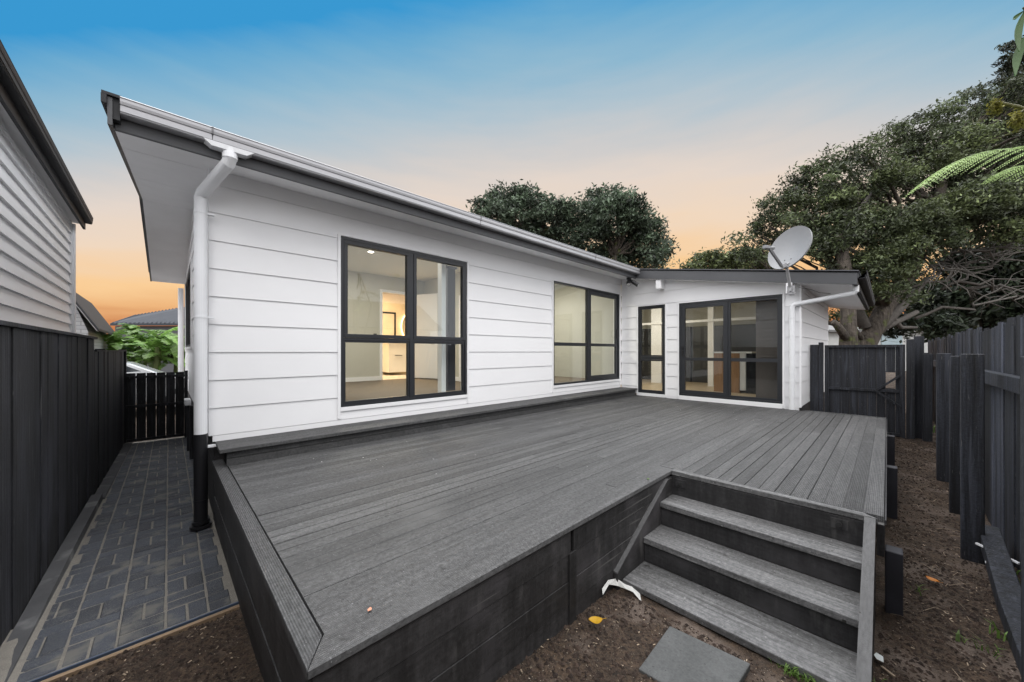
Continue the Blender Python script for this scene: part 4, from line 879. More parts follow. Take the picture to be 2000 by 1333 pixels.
# ------------------------------------------------------------------ neighbours
nh = thing('neighbour_house', (-3, 4, -1.5), 'white lapboard neighbour house with black eave behind the left fence', 'house')
NXW = -1.0; NYE = 8.42
m = MB(); z = -1.4
while z < 1.94:
    zz = min(z+.150, 1.95); m.poly([(NXW+.028, 2.6, z), (NXW+.028, NYE, z), (NXW+.003, NYE, zz), (NXW+.003, 2.6, zz), (NXW, 2.6, z), (NXW, NYE, z)], [(0, 3, 2, 1)[::-1], (4, 0, 1, 5)[::-1]]); z += .150
m.box(-6, NXW, 2.6, NYE, -1.55, 1.95); recalc(m.build('cladding', WHITE, nh))
m = MB(); m.box(NXW+.0, NXW+.03, NYE-.02, NYE+.02, -1.5, 1.94); m.build('corner_board', TRIM, nh)
m = MB(); m.box(-6, -.882, 2.4, NYE+.20, 1.955, 1.97); m.build('soffit', SOFF, nh)
m = MB(); m.box(-.882, -.856, 2.4, NYE+.20, 1.88, 2.06); m.build('fascia', CHAR, nh)
m = MB(); m.prism(gp, 2.4, NYE+.22, lambda t_, p, q: (-.856+p*.75, t_, 2.075+q)); recalc(m.build('gutter', CHAR, nh))
m = MB(); m.prism([(-.86, 2.061), (-3.5, 2.75), (-6.2, 2.061)], 2.4, NYE+.2, lambda t_, p, q: (p, t_, q)); recalc(m.build('roof', roof_m, nh))
m = MB(); m.tube([(NXW+.03, NYE+.03, 1.9), (NXW+.03, NYE+.03, -1.5)], .035, 10); m.build('downpipe', PVC, nh)
n2 = thing('garage', (-2.5, 14, -1.5), 'small outbuilding with grey block walls and a dark gable behind the neighbour house', 'garage')
BLK = bpy.data.materials.new('grey_block'); BLK.use_nodes = True
bt = BLK.node_tree.nodes.new('ShaderNodeTexBrick'); bt.inputs['Color1'].default_value = (.42, .42, .42, 1); bt.inputs['Color2'].default_value = (.36, .36, .37, 1); bt.inputs['Mortar'].default_value = (.2, .2, .2, 1); bt.inputs['Scale'].default_value = 2.4; bt.inputs['Mortar Size'].default_value = .02
tcn = BLK.node_tree.nodes.new('ShaderNodeTexCoord'); mpn = BLK.node_tree.nodes.new('ShaderNodeMapping'); mpn.inputs['Rotation'].default_value = (R(90), 0, 0)
BLK.node_tree.links.new(tcn.outputs['Object'], mpn.inputs[0]); BLK.node_tree.links.new(mpn.outputs[0], bt.inputs[0]); BLK.node_tree.links.new(bt.outputs[0], BLK.node_tree.nodes['Principled BSDF'].inputs[0])
# its gable end faces the path: ridge at left, eave falling to the right
D2 = 9.6
def q2(u, v, d=D2): return at(u, v, d)
yw = q2(150, 650).y
m = MB(); pr = [(q2(60, 0).x*1, -1.5), (q2(170, 0).x, -1.5), (q2(170, 0).x, q2(170, 648).z), (q2(137, 0).x, q2(137, 574).z), (q2(60, 0).x, q2(137, 574).z)]
m.prism(pr, yw, yw+5, lambda t_, p, q: (p, t_, q)); recalc(m.build('wall', BLK, n2))
x0, z0 = q2(128, 562).x, q2(128, 558).z; x1, z1 = q2(193, 645).x, q2(193, 642).z
m = MB(); m.prism([(x0-2.2, z0-1.4), (x0, z0), (x1, z1), (x1, z1-.06), (x0, z0-.09), (x0-2.2, z0-1.5)], yw-.45, yw+5.2, lambda t_, p, q: (p, t_, q)); recalc(m.build('roof', CHAR, n2))
m = MB(); m.prism([(x0, z0-.092), (x1-.03, z1-.062), (x1-.03, z1-.072), (x0, z0-.11)], yw-.42, yw-.01, lambda t_, p, q: (p, t_, q)); recalc(m.build('soffit', SOFF, n2))
# dark roofed house behind the banana plants
n3 = thing('far_house', at(290, 700, 24), 'distant house with a dark ribbed metal roof above the banana plants', 'house')
a = at(215, 632, 24); b_ = at(420, 632, 24); ra = at(262, 622, 27); rb = at(356, 598, 27)
rb2 = at(420, 590, 27)
m = MB(); P = [a, b_, rb2, ra+Vector((0, 0, .2))]; m.poly(P+[p-Vector((0, 0, .15)) for p in P], [(0, 1, 2, 3), (7, 6, 5, 4), (0, 4, 5, 1), (1, 5, 6, 2), (2, 6, 7, 3), (3, 7, 4, 0)])
for i in range(24):
    t_ = (i+.5)/24; p0 = a.lerp(b_, t_); p1 = ra.lerp(rb2, t_)+Vector((0, 0, .2*(1-t_))); m.beam(p0+Vector((0, 0, .03)), p1+Vector((0, 0, .03)), .05, .05)
recalc(m.build('roof', mat('slate_metal_roof', (.040, .045, .055), .85, metal=.0), n3))
m = MB(); m.hexa([a+Vector((.2, .4, -4)), b_+Vector((0, .4, -4)), b_+Vector((0, 3, -4)), a+Vector((.2, 3, -4))], [a+Vector((.2, .4, -.15)), b_+Vector((0, .4, -.15)), b_+Vector((0, 3, -.15)), a+Vector((.2, 3, -.15))]); recalc(m.build('wall', CHARW, n3))
# pale buildings glimpsed behind the trunks
n4 = thing('shed', at(1700, 690, 26), 'pale building with a grey roof and blue curtained window glimpsed behind the trunks', 'building')
a = at(1560, 690, 26); b_ = at(1900, 690, 26)
m = MB(); dv = (b_-a).normalized(); bk_ = Vector((-dv.y, dv.x, 0)); bk_ = bk_ if bk_.dot(fw) > 0 else -bk_
def wl(m, a, b_, dep, z0, z1): m.hexa([Vector((a.x, a.y, z0)), Vector((b_.x, b_.y, z0)), Vector((b_.x, b_.y, z0))+bk_*dep, Vector((a.x, a.y, z0))+bk_*dep], [Vector((a.x, a.y, z1)), Vector((b_.x, b_.y, z1)), Vector((b_.x, b_.y, z1))+bk_*dep, Vector((a.x, a.y, z1))+bk_*dep])
wl(m, a, b_, 4, -1.5, 1.35); recalc(m.build('wall', mat('pale_shed_wall', (.55, .56, .55), .7), n4))
m = MB(); wl(m, a-dv*.4-bk_*.4, b_-bk_*.4, 5, 1.36, 1.5); aa = a-dv*.4-bk_*.4
m.hexa([aa+Vector((0, 0, 1.51-aa.z)), Vector((b_.x, b_.y, 1.51))-bk_*.4, Vector((b_.x, b_.y, 1.51))+bk_*4, Vector((aa.x, aa.y, 1.51))+bk_*4.4], [Vector((aa.x, aa.y, 2.2))+bk_*2.2, Vector((b_.x, b_.y, 2.2))+bk_*2.0, Vector((b_.x, b_.y, 2.21))+bk_*2.3, Vector((aa.x, aa.y, 2.21))+bk_*2.4]); recalc(m.build('roof', mat('grey_tile_roof', (.19, .19, .19), .7), n4))
for u0, u1 in ((1722, 1762), (1655, 1690)):
    p0 = at(u0, 660, 25.95); p1 = at(u1, 660, 25.95); m = MB(); wl(m, p0-bk_*.02, p1-bk_*.02, .06, .15, 1.2); wn = recalc(m.build('window', mat('curtained_window', (.38, .48, .52), .4), n4))
# low retaining ground beyond: hedge behind the far part of the path is planting, see below

# ------------------------------------------------------------------ car beyond the side gate
car = thing('parked_car', (.0, 13.4, -1.5), 'silver car with roof rails parked beyond the side gate', 'car')
CARP = mat('silver_car_paint', (.42, .43, .44), .25, .03, 3, metal=.6); CY = 12.6; CW = 1.75
cx0 = -3.6; zc = -1.56
def carx(u): p = at(u, 700, 1); return p.x/p.y*CY
xr = carx(338)
prof = [(xr-4.2, zc+.30), (xr-4.25, zc+.75), (xr-4.05, zc+.88), (xr-3.6, zc+1.24), (xr-3.2, zc+1.30), (xr-1.2, zc+1.31), (xr-.75, zc+1.27), (xr-.1, zc+.94), (xr+.75, zc+.84), (xr+.95, zc+.70), (xr+.98, zc+.30)]
m = MB(); m.prism(prof, CY, CY+CW, lambda t_, p, q: (p, t_+(.12 if q > zc+1.1 and t_ == CY else (-.12 if q > zc+1.1 else 0)), q)); recalc(m.build('body', CARP, car, bevel=.04, smooth=False))
m = MB(); m.hexa([(xr-3.8, CY-.005, zc+.90), (xr-.25, CY-.005, zc+.90), (xr-.25, CY+.02, zc+.90), (xr-3.8, CY+.02, zc+.90)], [(xr-3.45, CY+.085, zc+1.22), (xr-.85, CY+.085, zc+1.22), (xr-.85, CY+.13, zc+1.22), (xr-3.45, CY+.13, zc+1.22)]); m.build('side_window', mat('car_glass', (.02, .025, .03), .08), car)
m = MB(); m.tube([(xr-3.2, CY+.20, zc+1.35), (xr-1.1, CY+.20, zc+1.36)], .02, 8); m.box(xr-3.2, xr-3.15, CY+.18, CY+.22, zc+1.29, zc+1.34); m.box(xr-1.15, xr-1.1, CY+.18, CY+.22, zc+1.29, zc+1.34); m.build('roof_rail', CARP, car)
for x in (xr-3.4, xr+.15):
    m = MB(); m.tube([(x, CY-.01, zc+.31), (x, CY+.2, zc+.31)], .31, 24); wh = m.build('wheel', PVCB, car); m = MB(); m.tube([(x, CY-.02, zc+.31), (x, CY-.011, zc+.31)], .2, 16); m.build('rim', CARP, wh)

# ------------------------------------------------------------------ vegetation
def leafcloud(name, blobs, n, size, mt, parent, seed, clump=.28, density=None, flat=.6, asp=1.6):
    """blobs: (centre, radius). Leaves gather in clumps spread through each blob, denser to its outside."""
    rs = np.random.RandomState(seed); vol = np.array([r**2 for c_, r in blobs]); vol = vol/vol.sum(); V = []; T = []
    for (c_, r), f in zip(blobs, vol):
        k = int(n*f); nc = max(4, int(k/45)); per = max(1, k//nc)
        d = rs.normal(size=(nc, 3)); d /= np.linalg.norm(d, axis=1)[:, None]; rad = rs.uniform(.45, 1.05, nc)**.6
        cc = np.array(c_)+d*rad[:, None]*r*np.array([1, 1, .85]); cl = rs.choice([.35, .5, .7, .9, 1.1, 1.5, 2.1], nc)  # random clump tones, spread wide to put highlights and dark gaps into colour
        for j in range(nc):
            cr_ = clump*rs.uniform(.6, 1.25)
            p = cc[j]+np.clip(rs.normal(size=(per, 3)), -1.7, 1.7)*cr_*np.array([.62, .62, .62*flat])
            nn = rs.normal(size=(per, 3))+np.array([0, 0, .7]); nn /= np.linalg.norm(nn, axis=1)[:, None]
            a = rs.normal(size=(per, 3)); a -= nn*(a*nn).sum(1)[:, None]; a /= np.linalg.norm(a, axis=1)[:, None]; b = np.cross(nn, a)
            s = size*rs.uniform(.55, 1.25, per)[:, None]
            V.append(np.stack([p-a*s*asp*.5, p+b*s*.5*.62+nn*s*.06, p+a*s*asp*.5, p-b*s*.5*.62+nn*s*.06], 1)); T.append(cl[j]*rs.uniform(.75, 1.3, per))
    V = np.concatenate(V).reshape(-1, 3); T = np.concatenate(T); nq = len(T)
    b = np.array(base[parent.name]); V[:, 2] += OFF; V -= b
    me = bpy.data.meshes.new(name); me.vertices.add(len(V)); me.vertices.foreach_set('co', V.ravel()); me.loops.add(nq*4); me.loops.foreach_set('vertex_index', np.arange(nq*4))
    me.polygons.add(nq); me.polygons.foreach_set('loop_start', np.arange(0, nq*4, 4)); me.polygons.foreach_set('loop_total', np.full(nq, 4)); me.update(calc_edges=True)
    at_ = me.attributes.new('tint', 'FLOAT', 'FACE'); at_.data.foreach_set('value', T); me.materials.append(mt)
    o = bpy.data.objects.new(name, me); C.objects.link(o); o.parent = parent; base[o.name] = Vector(b); return o
def limb(m, a, b, r0, r1, rs, wob=.12, n=7):
    a = Vector(a); b = Vector(b); L_ = (b-a).length; pts = []
    for i in range(n+1):
        t = i/n; p = a.lerp(b, t); k = math.sin(math.pi*t)*L_*wob
        pts.append(p+Vector((rs.uniform(-1, 1), rs.uniform(-1, 1), rs.uniform(-.6, .8)))*k*.5)
    m.tube(pts, [r0+(r1-r0)*(i/n) for i in range(n+1)], 8); return pts
def tree(label, px, d, n, size, mt, seed, trunk, group=None, clump=.28, name='tree', dj=1.5, bark=BARK, branches=True, tr=.35, flat=.6):
    rs = random.Random(seed); blobs = []
    for q_ in px:
        u, v, r = q_[:3]; dd = q_[3] if len(q_) > 3 else d+rs.uniform(-dj, dj)
        blobs.append((at(u, v, dd), r*dd/FPX))
        if r > 15:
            for k in range(2): a_ = rs.uniform(.6, 3.0); q = r*rs.uniform(.28, .45); blobs.append((at(u-r*.95*math.cos(a_), v-r*.85*math.sin(a_), dd-rs.uniform(-.3, .6)), q*dd/FPX))
    b0 = Vector(trunk[0]); t = thing(name, b0, label, 'tree', group)
    m = MB(); tops = []
    pts = [Vector(p) for p in trunk]; m.tube(pts, [tr*(1-.6*i/(len(pts)-1)) for i in range(len(pts))], 10)
    if branches:
        for c_, r in [b for b in blobs if b[1] > .3]:
            src = min(pts[1:], key=lambda p: (p-c_).length+(2 if p.z > c_.z else 0)); q = limb(m, src, c_, tr*.28, tr*.07, rs)
            for k in range(4):
                dv_ = Vector((rs.gauss(0, 1), rs.gauss(0, 1), rs.gauss(.3, .8))).normalized(); limb(m, q[rs.randint(3, 6)], c_+dv_*r*.9, tr*.07, tr*.02, rs, n=4)
    m.build('trunk', bark, t, smooth=True)
    leafcloud('crown', blobs, n, size, mt, t, seed, clump=clump, flat=flat); return t
def gp_(u, d): p = at(u, 686, d); return (p.x, p.y, -1.6)
# the two crowns beyond the roof
G1 = 'crowns rising beyond the roof'
tree('rounded dark green tree beyond the roof, left of the pair', [(938, 408, 20), (972, 398, 26), (1010, 386, 22), (1040, 396, 26), (1020, 425, 42), (975, 430, 30), (1078, 412, 22), (1070, 445, 42), (1105, 410, 16), (1030, 470, 40), (1105, 470, 34)], 23, 21000, .17, LEAFD, 1, [gp_(1060, 23), at(1060, 640, 23), at(1050, 540, 23), at(1045, 470, 23)], G1, clump=.42)
tree('rounded dark green tree beyond the roof, right of the pair', [(1160, 392, 20), (1190, 392, 24), (1140, 420, 28), (1215, 398, 24), (1240, 420, 28), (1185, 430, 40), (1258, 448, 28), (1150, 470, 38), (1220, 470, 38), (1270, 480, 26), (1288, 490, 20), (1290, 514, 18), (1250, 515, 28), (1195, 515, 34)], 22, 24000, .165, LEAFD, 2, [gp_(1210, 22), at(1210, 640, 22), at(1205, 560, 22), at(1200, 500, 22)], G1, clump=.48)
tree('low olive green tree peeping over the wing roof', [(1352, 522, 14), (1375, 514, 16), (1405, 510, 18), (1438, 512, 18), (1468, 508, 18), (1495, 518, 22), (1420, 530, 24)], 19, 9000, .13, LEAFB, 3, [gp_(1430, 19), at(1430, 600, 19), at(1430, 550, 19)], None, clump=.4)
# the great spreading tree on the right
bigpx = [(1452, 478, 20), (1478, 462, 22), (1468, 500, 20), (1505, 408, 20), (1500, 440, 26), (1530, 385, 22), (1560, 352, 22), (1545, 410, 34), (1590, 345, 22), (1590, 390, 36), (1560, 450, 34), (1520, 480, 26), (1625, 315, 24), (1640, 360, 38), (1620, 430, 42), (1600, 480, 30), (1680, 300, 28), (1700, 350, 42), (1680, 410, 44), (1660, 470, 36),
         (1740, 268, 26), (1750, 320, 40), (1760, 390, 48), (1730, 450, 40), (1795, 248, 28), (1810, 300, 42), (1820, 370, 48), (1810, 440, 46), (1850, 232, 28), (1870, 290, 44), (1885, 360, 50), (1870, 440, 50), (1905, 205, 30), (1925, 260, 46), (1945, 340, 54), (1935, 430, 54), (1965, 190, 34), (1990, 250, 50), (2010, 350, 60), (2000, 440, 60),
         (1680, 520, 26), (1715, 540, 28), (1700, 575, 22), (1745, 510, 34), (1770, 550, 30), (2040, 180, 50), (2060, 280, 60), (1640, 530, 22),
         (1690, 520, 30, 11.2), (1725, 500, 34, 11.2), (1700, 560, 24, 11.3), (1740, 555, 26, 11.1), (1780, 500, 32, 11.2), (1830, 470, 36, 11.3), (1880, 400, 40, 11.3), (1800, 430, 36, 11.2), (1750, 440, 34, 11.2), (1690, 450, 30, 11.2), (1640, 470, 26, 11.3), (1930, 380, 40, 11.4), (1980, 400, 44, 11.4), (1770, 585, 16, 11.1)]
big = tree('huge spreading tree with twisted mossy trunk rising behind the garden gate', bigpx, 13.0, 112000, .084, LEAFA, 4, [gp_(1690, 12.2), at(1692, 672, 12.2), at(1728, 600, 12.3), at(1768, 548, 12.6), at(1800, 470, 13), at(1830, 400, 13.4), at(1850, 320, 13.6)], None, clump=.27, dj=1.6, tr=.31, name='tree')
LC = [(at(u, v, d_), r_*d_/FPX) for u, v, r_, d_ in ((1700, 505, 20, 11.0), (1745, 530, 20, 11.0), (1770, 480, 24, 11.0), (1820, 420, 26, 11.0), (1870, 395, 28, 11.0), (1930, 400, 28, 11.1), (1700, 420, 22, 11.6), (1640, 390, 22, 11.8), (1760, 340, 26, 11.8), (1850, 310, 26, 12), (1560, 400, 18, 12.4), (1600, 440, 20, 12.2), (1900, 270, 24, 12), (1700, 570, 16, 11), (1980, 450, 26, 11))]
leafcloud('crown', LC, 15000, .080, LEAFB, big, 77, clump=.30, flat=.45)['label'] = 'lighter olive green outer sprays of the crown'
m = MB(); rs = random.Random(8)
for k in range(12):      # bare grey lower boughs sweeping right
    a = at(1715+rs.uniform(-10, 180), 640-rs.uniform(0, 170), 12.4); e = at(1830+rs.uniform(0, 230), 450+rs.uniform(0, 170), 11.8+rs.uniform(-.8, .8))
    q = limb(m, a, e, .05, .014, rs, .24, 9)
    for j in range(5): limb(m, q[rs.randint(3, 8)], e+Vector((rs.uniform(-.9, .9), rs.uniform(-.9, .9), rs.uniform(-.5, .7))), .022, .006, rs, .12, 5)
for pts, r0 in (((1700, 660, 1760, 600, 1810, 545), .17), ((1700, 655, 1790, 610, 1790, 610), .10), ((1735, 610, 1760, 640, 1790, 640), .08), ((1690, 640, 1655, 560, 1640, 500), .16), ((1655, 560, 1600, 480, 1560, 420), .12), ((1640, 500, 1655, 440, 1700, 380), .1)):
    m.tube([at(pts[0], pts[1], 12.2), at(pts[2], pts[3], 12.3), at(pts[4], pts[5], 12.6)], [r0, r0*.8, r0*.5], 8)
m.build('bough', BARKG, big, smooth=True)
# upright trunk with a cut stub beside it
s2 = thing('tree', gp_(1655, 11), 'upright rough trunk with a sawn mossy stub behind the gate', 'tree')
m = MB(); m.tube([gp_(1656, 11), at(1657, 640, 11), at(1656, 600, 11), at(1652, 540, 11.2), at(1640, 460, 11.5)], [.30, .20, .19, .18, .14], 12); m.tube([at(1652, 660, 10.9), at(1638, 640, 10.8), at(1627, 628, 10.75)], [.12, .10, .075], 10); m.build('trunk', BARK, s2, smooth=True)
leafcloud('crown', [(at(1640, 440, 11.8), .6), (at(1610, 480, 11.8), .45)], 3500, .085, LEAFA, s2, 41)
# dark mass low on the right
tree('blackish evergreen filling the gap above the right fence', [(1800, 580, 26), (1790, 620, 24), (1835, 600, 34), (1880, 580, 40), (1840, 645, 28), (1890, 630, 34), (1930, 590, 44), (1980, 600, 48), (1950, 545, 36), (2020, 560, 60), (1760, 640, 18), (2060, 620, 60), (1880, 520, 30), (1990, 500, 40)], 15.5, 42000, .17, LEAFC, 6, [gp_(1900, 15), at(1900, 640, 15), at(1905, 560, 15)], None, clump=.42, branches=False)
tree('mid green shrub between the two trunks behind the gate', [(1690, 600, 18), (1680, 625, 16), (1705, 585, 16), (1640, 620, 14)], 15, 5000, .08, LEAFB, 7, [gp_(1690, 15), at(1690, 640, 15), at(1690, 610, 15)], None, clump=.3, branches=False, name='shrub', tr=.08)
# layered conifer at the far right
cn = thing('conifer', gp_(2010, 20), 'dark layered conifer top above the great tree at the right', 'tree')
m = MB(); m.tube([gp_(2012, 20), at(2012, 300, 20), at(2006, 60, 20)], [.5, .25, .04], 8); rs = random.Random(9); bl = []
for k in range(13):
    v = 84+k*23; ln2 = 44+k*9
    for s in (-1, 1, -.6, .7):
        e = at(2008+s*ln2*rs.uniform(.8, 1.1), v+rs.uniform(-5, 5)+6, 20+rs.uniform(-1.2, 1.2)); a = at(2008, v+8, 20); m.tube([a, a.lerp(e, .5)+Vector((0, 0, -.08)), e], [.05, .035, .012], 5)
        for j in range(5): bl.append((a.lerp(e, .25+.19*j)+Vector((0, 0, rs.uniform(-.05, .05))), .22))
m.build('trunk', BARK, cn); leafcloud('crown', bl, 26000, .10, LEAFC, cn, 12, clump=.22, flat=.25, asp=2.2)
# banana plants
def strap(m, p, d, length, wd, droop, tint=1., tear=True, rs=random):
    n = 12; P = []; d = Vector(d).normalized(); side_ = d.cross(Vector((0, 0, 1))).normalized(); pos = Vector(p); ang = math.asin(max(-1, min(1, d.z))); hd = Vector((d.x, d.y, 0)).normalized(); step = length/n; cs = [pos.copy()]
    for i in range(n): ang -= droop/n; pos = pos+(hd*math.cos(ang)+Vector((0, 0, math.sin(ang))))*step; cs.append(pos.copy())
    F = []
    for i in range(n):
        for s in (-1, 1):
            for h in (0, .5):
                t0 = (i+h)/n; t1 = (i+h+.46)/n; a = cs[i].lerp(cs[i+1], h); b = cs[i].lerp(cs[i+1], min(1, h+.46)); w0 = wd*math.sin(math.pi*min(.98, t0*.9+.1))**.6; w1 = wd*math.sin(math.pi*min(.985, t1*.9+.1))**.6
                dr = rs.uniform(.1, .55); k = len(m.v)
                m.poly([a, b, b+side_*s*w1+Vector((0, 0, -dr*w1)), a+side_*s*w0+Vector((0, 0, -dr*w0))], [(0, 1, 2, 3)], tint*rs.uniform(.75, 1.3))
    return cs
rs = random.Random(14)
for i, (u, d_, h, lab) in enumerate(((215, 12.5, 2.0, 'leftmost banana plant beyond the side gate'), (262, 13.5, 2.3, 'banana plant in the middle of the clump beyond the side gate'), (305, 12.4, 2.15, 'tallest leafed banana plant above the silver car'), (345, 13.2, 2.2, 'rightmost banana plant near the far downpipe'))):
    p0 = Vector(gp_(u, d_)); bn = thing('banana_plant', p0, lab, 'banana plant', 'banana plants beyond the side gate')
    m = MB(); m.tube([p0, p0+Vector((.03, 0, h*.7)), p0+Vector((.05, .02, h*1.0))], [.12, .09, .05], 10); m.build('stem', mat('banana_stem', (.16, .20, .07), .6) if i == 0 else bpy.data.materials['banana_stem'], bn)
    m = MB()
    for k in range(26):
        a = rs.uniform(0, 6.28); el_ = rs.uniform(.25, 1.2); strap(m, p0+Vector((.05, .02, h*rs.uniform(.55, 1.0))), (math.cos(a)*math.cos(el_), math.sin(a)*math.cos(el_), math.sin(el_)), rs.uniform(.9, 1.5), rs.uniform(.12, .2), rs.uniform(1.0, 2.1), rs.uniform(.6, 1.6), rs=rs)
    m.build('leaves', BANM, bn)
# scrub under the bananas and a pale wall
tree('mixed green shrubs at the foot of the banana plants', [(200, 680, 16), (240, 690, 16), (285, 690, 16), (330, 690, 18), (370, 680, 18)], 15, 6000, .11, LEAFB, 17, [gp_(285, 15), at(285, 700, 15), at(285, 690, 15)], None, branches=False, name='shrub', tr=.05)
# tree fern whose fronds reach in over the right fence
fern = thing('tree_fern', (3.6, -1.15, -1.5), 'tree fern holding light green fronds over the right fence', 'tree fern')
fc = Vector((3.55, -1.12, 1.30))
m = MB(); m.tube([(3.6, -1.2, -1.55), (3.57, -1.15, 0), fc], [.10, .08, .07], 10); m.build('trunk', BARK, fern)
def frond(ctrl, plen, tint=1., name='frond', n=34, first=.12):
    ctrl = [Vector(c_) for c_ in ctrl]
    def cat(t):
        k = len(ctrl)-1; x = t*k; i = min(int(x), k-1); f = x-i; p1, p2 = ctrl[i], ctrl[i+1]; p0 = ctrl[i-1] if i else p1*2-p2; p3 = ctrl[i+2] if i+2 <= k else p2*2-p1
        return .5*((2*p1)+(p2-p0)*f+(2*p0-5*p1+4*p2-p3)*f*f+(3*p1-p0-3*p2+p3)*f**3)
    m = MB(); m.tube([cat(i/20) for i in range(21)], [.006*(1-.75*i/20) for i in range(21)], 6, 1.1)
    for i in range(n):
        t = min(.99, first+(1-first)*(i+rng.uniform(-.3, .3))/n); p = cat(t); d = (cat(min(1, t+.02))-cat(max(0, t-.02))).normalized(); sd_ = d.cross(Vector((0, 0, 1))).normalized(); L_ = plen*math.sin(math.pi*min(1, .22+.76*(1-t)))**.9*(1.05-t*.55)
        for s in (-1, 1):
            pd = (sd_*s*.86+d*.42+Vector((0, 0, -.22+rng.uniform(-.06, .06)))).normalized(); up_ = pd.cross(sd_*s).normalized()
            npn = max(5, int(L_/.0085)); pr_ = Vector((0, 0, 1)).cross(pd).normalized()
            for j in range(npn):
                q = j/npn; c0 = p+pd*L_*q+Vector((0, 0, -.25*L_*q*q)); ll = .0135*(1-q)**.6*(.6+plen*2.4)+.002; ww = .0028
                for s2_ in (-1, 1):
                    v = pr_*s2_*ll+pd*ll*.35+Vector((0, 0, -ll*.22)); m.poly([c0-pd*ww, c0+pd*ww, c0+v*.7+pd*ww*.9, c0+v, c0+v*.7-pd*ww*.7], [(0, 1, 2, 3, 4)], tint*rng.uniform(.75, 1.25))
    return m.build(name, FERNM, fern)
FD = 2.15
frond([fc, at(2150, 320, 2.0), at(2030, 292, FD), at(1930, 296, FD), at(1850, 325, FD), at(1790, 366, FD)], .23, 1.5)
frond([fc, at(2160, 360, 1.9), at(2060, 330, 1.95), at(1990, 325, 1.98), at(1935, 345, 2.0)], .15, 1.5)
frond([fc, at(2150, 200, 2.3), at(2230, 60, 2.4), at(2300, 60, 2.4)], .15)
frond([fc, fc+Vector((.5, -.3, .3)), fc+Vector((1.0, -.6, .2))], .15)
frond([fc, fc+Vector((-.2, -.6, .3)), fc+Vector((-.4, -1.1, .05))], .15)
def crozier(p0, p1, r_, name='young_frond'):
    m = MB(); p0 = Vector(p0); p1 = Vector(p1); m.tube([p0, p0.lerp(p1, .5)+Vector((0, 0, .01)), p1], [.012, .010, .008], 8, .8)
    d = (p1-p0).normalized(); u_ = (Vector((0, 0, 1))-d*d.z).normalized(); pts = []
    for i in range(30): a = i/29*3.6*math.pi; rr_ = r_*(1-.8*i/29); pts.append(p1-u_*(r_-0)+u_*rr_*math.cos(a)+d*rr_*math.sin(a))
    m.tube(pts, [.009*(1-.5*i/29) for i in range(30)], 6, 1)
    for k in range(260):
        b = pts[rng.randrange(30)]+Vector((rng.gauss(0, 1), rng.gauss(0, 1), rng.gauss(0, 1)))*r_*.28; v = Vector((rng.gauss(0, 1), rng.gauss(0, 1), rng.gauss(0, 1))).normalized()*.014; w2 = v.cross(Vector((0, 0, 1)))*.45
        m.poly([b-v, b+w2, b+v, b-w2], [(0, 1, 2, 3)], rng.uniform(.5, 1.5))
    return m.build(name, mat('young_frond_green', (.20, .19, .045), .6, .3, 30, transl=.3), fern)
crozier(at(2030, 225, 2.2), at(1945, 200, 2.1), .035); crozier(at(2060, 270, 2.1), at(1990, 222, 2.0), .045)
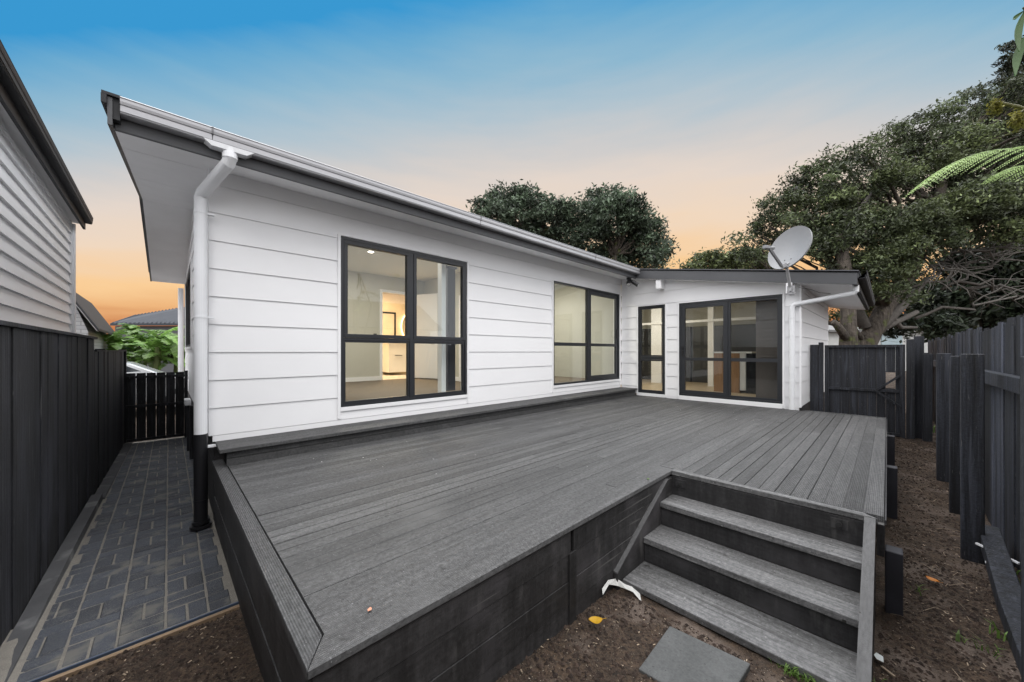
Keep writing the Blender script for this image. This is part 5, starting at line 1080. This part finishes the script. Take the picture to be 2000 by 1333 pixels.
# broad drooping leaf of a shrub in the top corner
sh = thing('shrub', (3.4, -1.35, -1.5), 'shrub beyond the right fence with one broad leaf hanging into the top corner', 'shrub')
m = MB(); m.tube([(3.4, -1.35, -1.55), at(2090, 300, 2.1), at(2030, 60, 2.0), at(1998, 15, 1.98)], [.03, .02, .008, .004], 8); m.build('stem', BARK, sh)
m = MB()
for u, v, u2, v2, wd in ((2005, 15, 1993, 100, .022), (2010, 60, 1985, 148, .026), (2030, 20, 2050, 120, .03), (2060, 100, 2040, 220, .03), (2002, 20, 1984, 36, .010)):
    a = at(u, v, 1.98); b = at(u2, v2, 1.96); d = b-a; sd_ = d.cross(fw).normalized(); P = []
    for i in range(9):
        t = i/8; w2 = wd*math.sin(math.pi*(t*.97+.015)); c_ = a+d*t+fw*(.02*math.sin(3*t)); P += [c_-sd_*w2, c_+fw*.006, c_+sd_*w2]
    m.poly(P, [(i*3+k, i*3+k+1, i*3+k+4, i*3+k+3) for i in range(8) for k in (0, 1)], 1.)
m.build('leaves', leafm('deep_green_broad_leaf', (.06, .12, .035)), sh)
# garden behind the viewer, seen only in the panes
tree('bushy tree in the corner garden behind the viewpoint', [(0, 0, 1)], 1, 10, .1, LEAFA, 30, [(-4.5, -3.5, -1.6), (-4.5, -3.5, .5), (-4.5, -3.4, 1.6)], None, branches=False) if False else None
def backtree(x, y, h, r, label, seed):
    t = thing('tree', (x, y, -1.55), label, 'tree'); m = MB(); m.tube([(x, y, -1.55), (x+.1, y, h*.4), (x, y+.1, h)], [.18, .13, .08], 8); m.build('trunk', BARK, t)
    rs = random.Random(seed); bl = [(Vector((x+rs.uniform(-r, r), y+rs.uniform(-r, r), h+rs.uniform(-r*.6, r*.8))), r*.55) for k in range(9)]; leafcloud('crown', bl, 7000, .16, LEAFA, t, seed, clump=.4)
backtree(-3.2, -8.5, 2.6, 1.6, 'tree in the garden far behind the viewpoint on the fence side', 31)
rh = thing('neighbour_house', (2.5, -8, -1.5), 'low pale house with a dark roof and a flue across the yard behind the viewpoint', 'house')
m = MB(); m.box(-3, 9, -10, -6.5, -1.55, .95); m.build('wall', mat('pale_olive_wall', (.30, .29, .24), .8), rh)
m = MB(); m.prism([(-6.0, .96), (-10.5, .96), (-8.2, 2.3)], -3.4, 9.4, lambda t_, p, q: (t_, p, q)); recalc(m.build('roof', roof_m, rh))
m = MB(); m.tube([(1.2, -7.6, 1.8), (1.2, -7.6, 2.9)], .11, 10); m.build('flue', GALV, rh)

rng = random.Random(77); m = MB()
for k in range(46):
    x = rng.uniform(.8, 7.1); y = rng.uniform(1.35, 3.6) if k % 3 else rng.uniform(.2, 3.5)
    if x < 3 and y < 1.3: continue
    a = rng.uniform(0, 6.3); l = rng.uniform(.004, .011); z = ZD+.003; m.beam((x, y, z), (x+l*math.cos(a), y+l*math.sin(a), z+.001), l*.5, .002)
m.build('paint_flecks', mat('white_fleck', (.6, .6, .58), .8), kind='stuff')
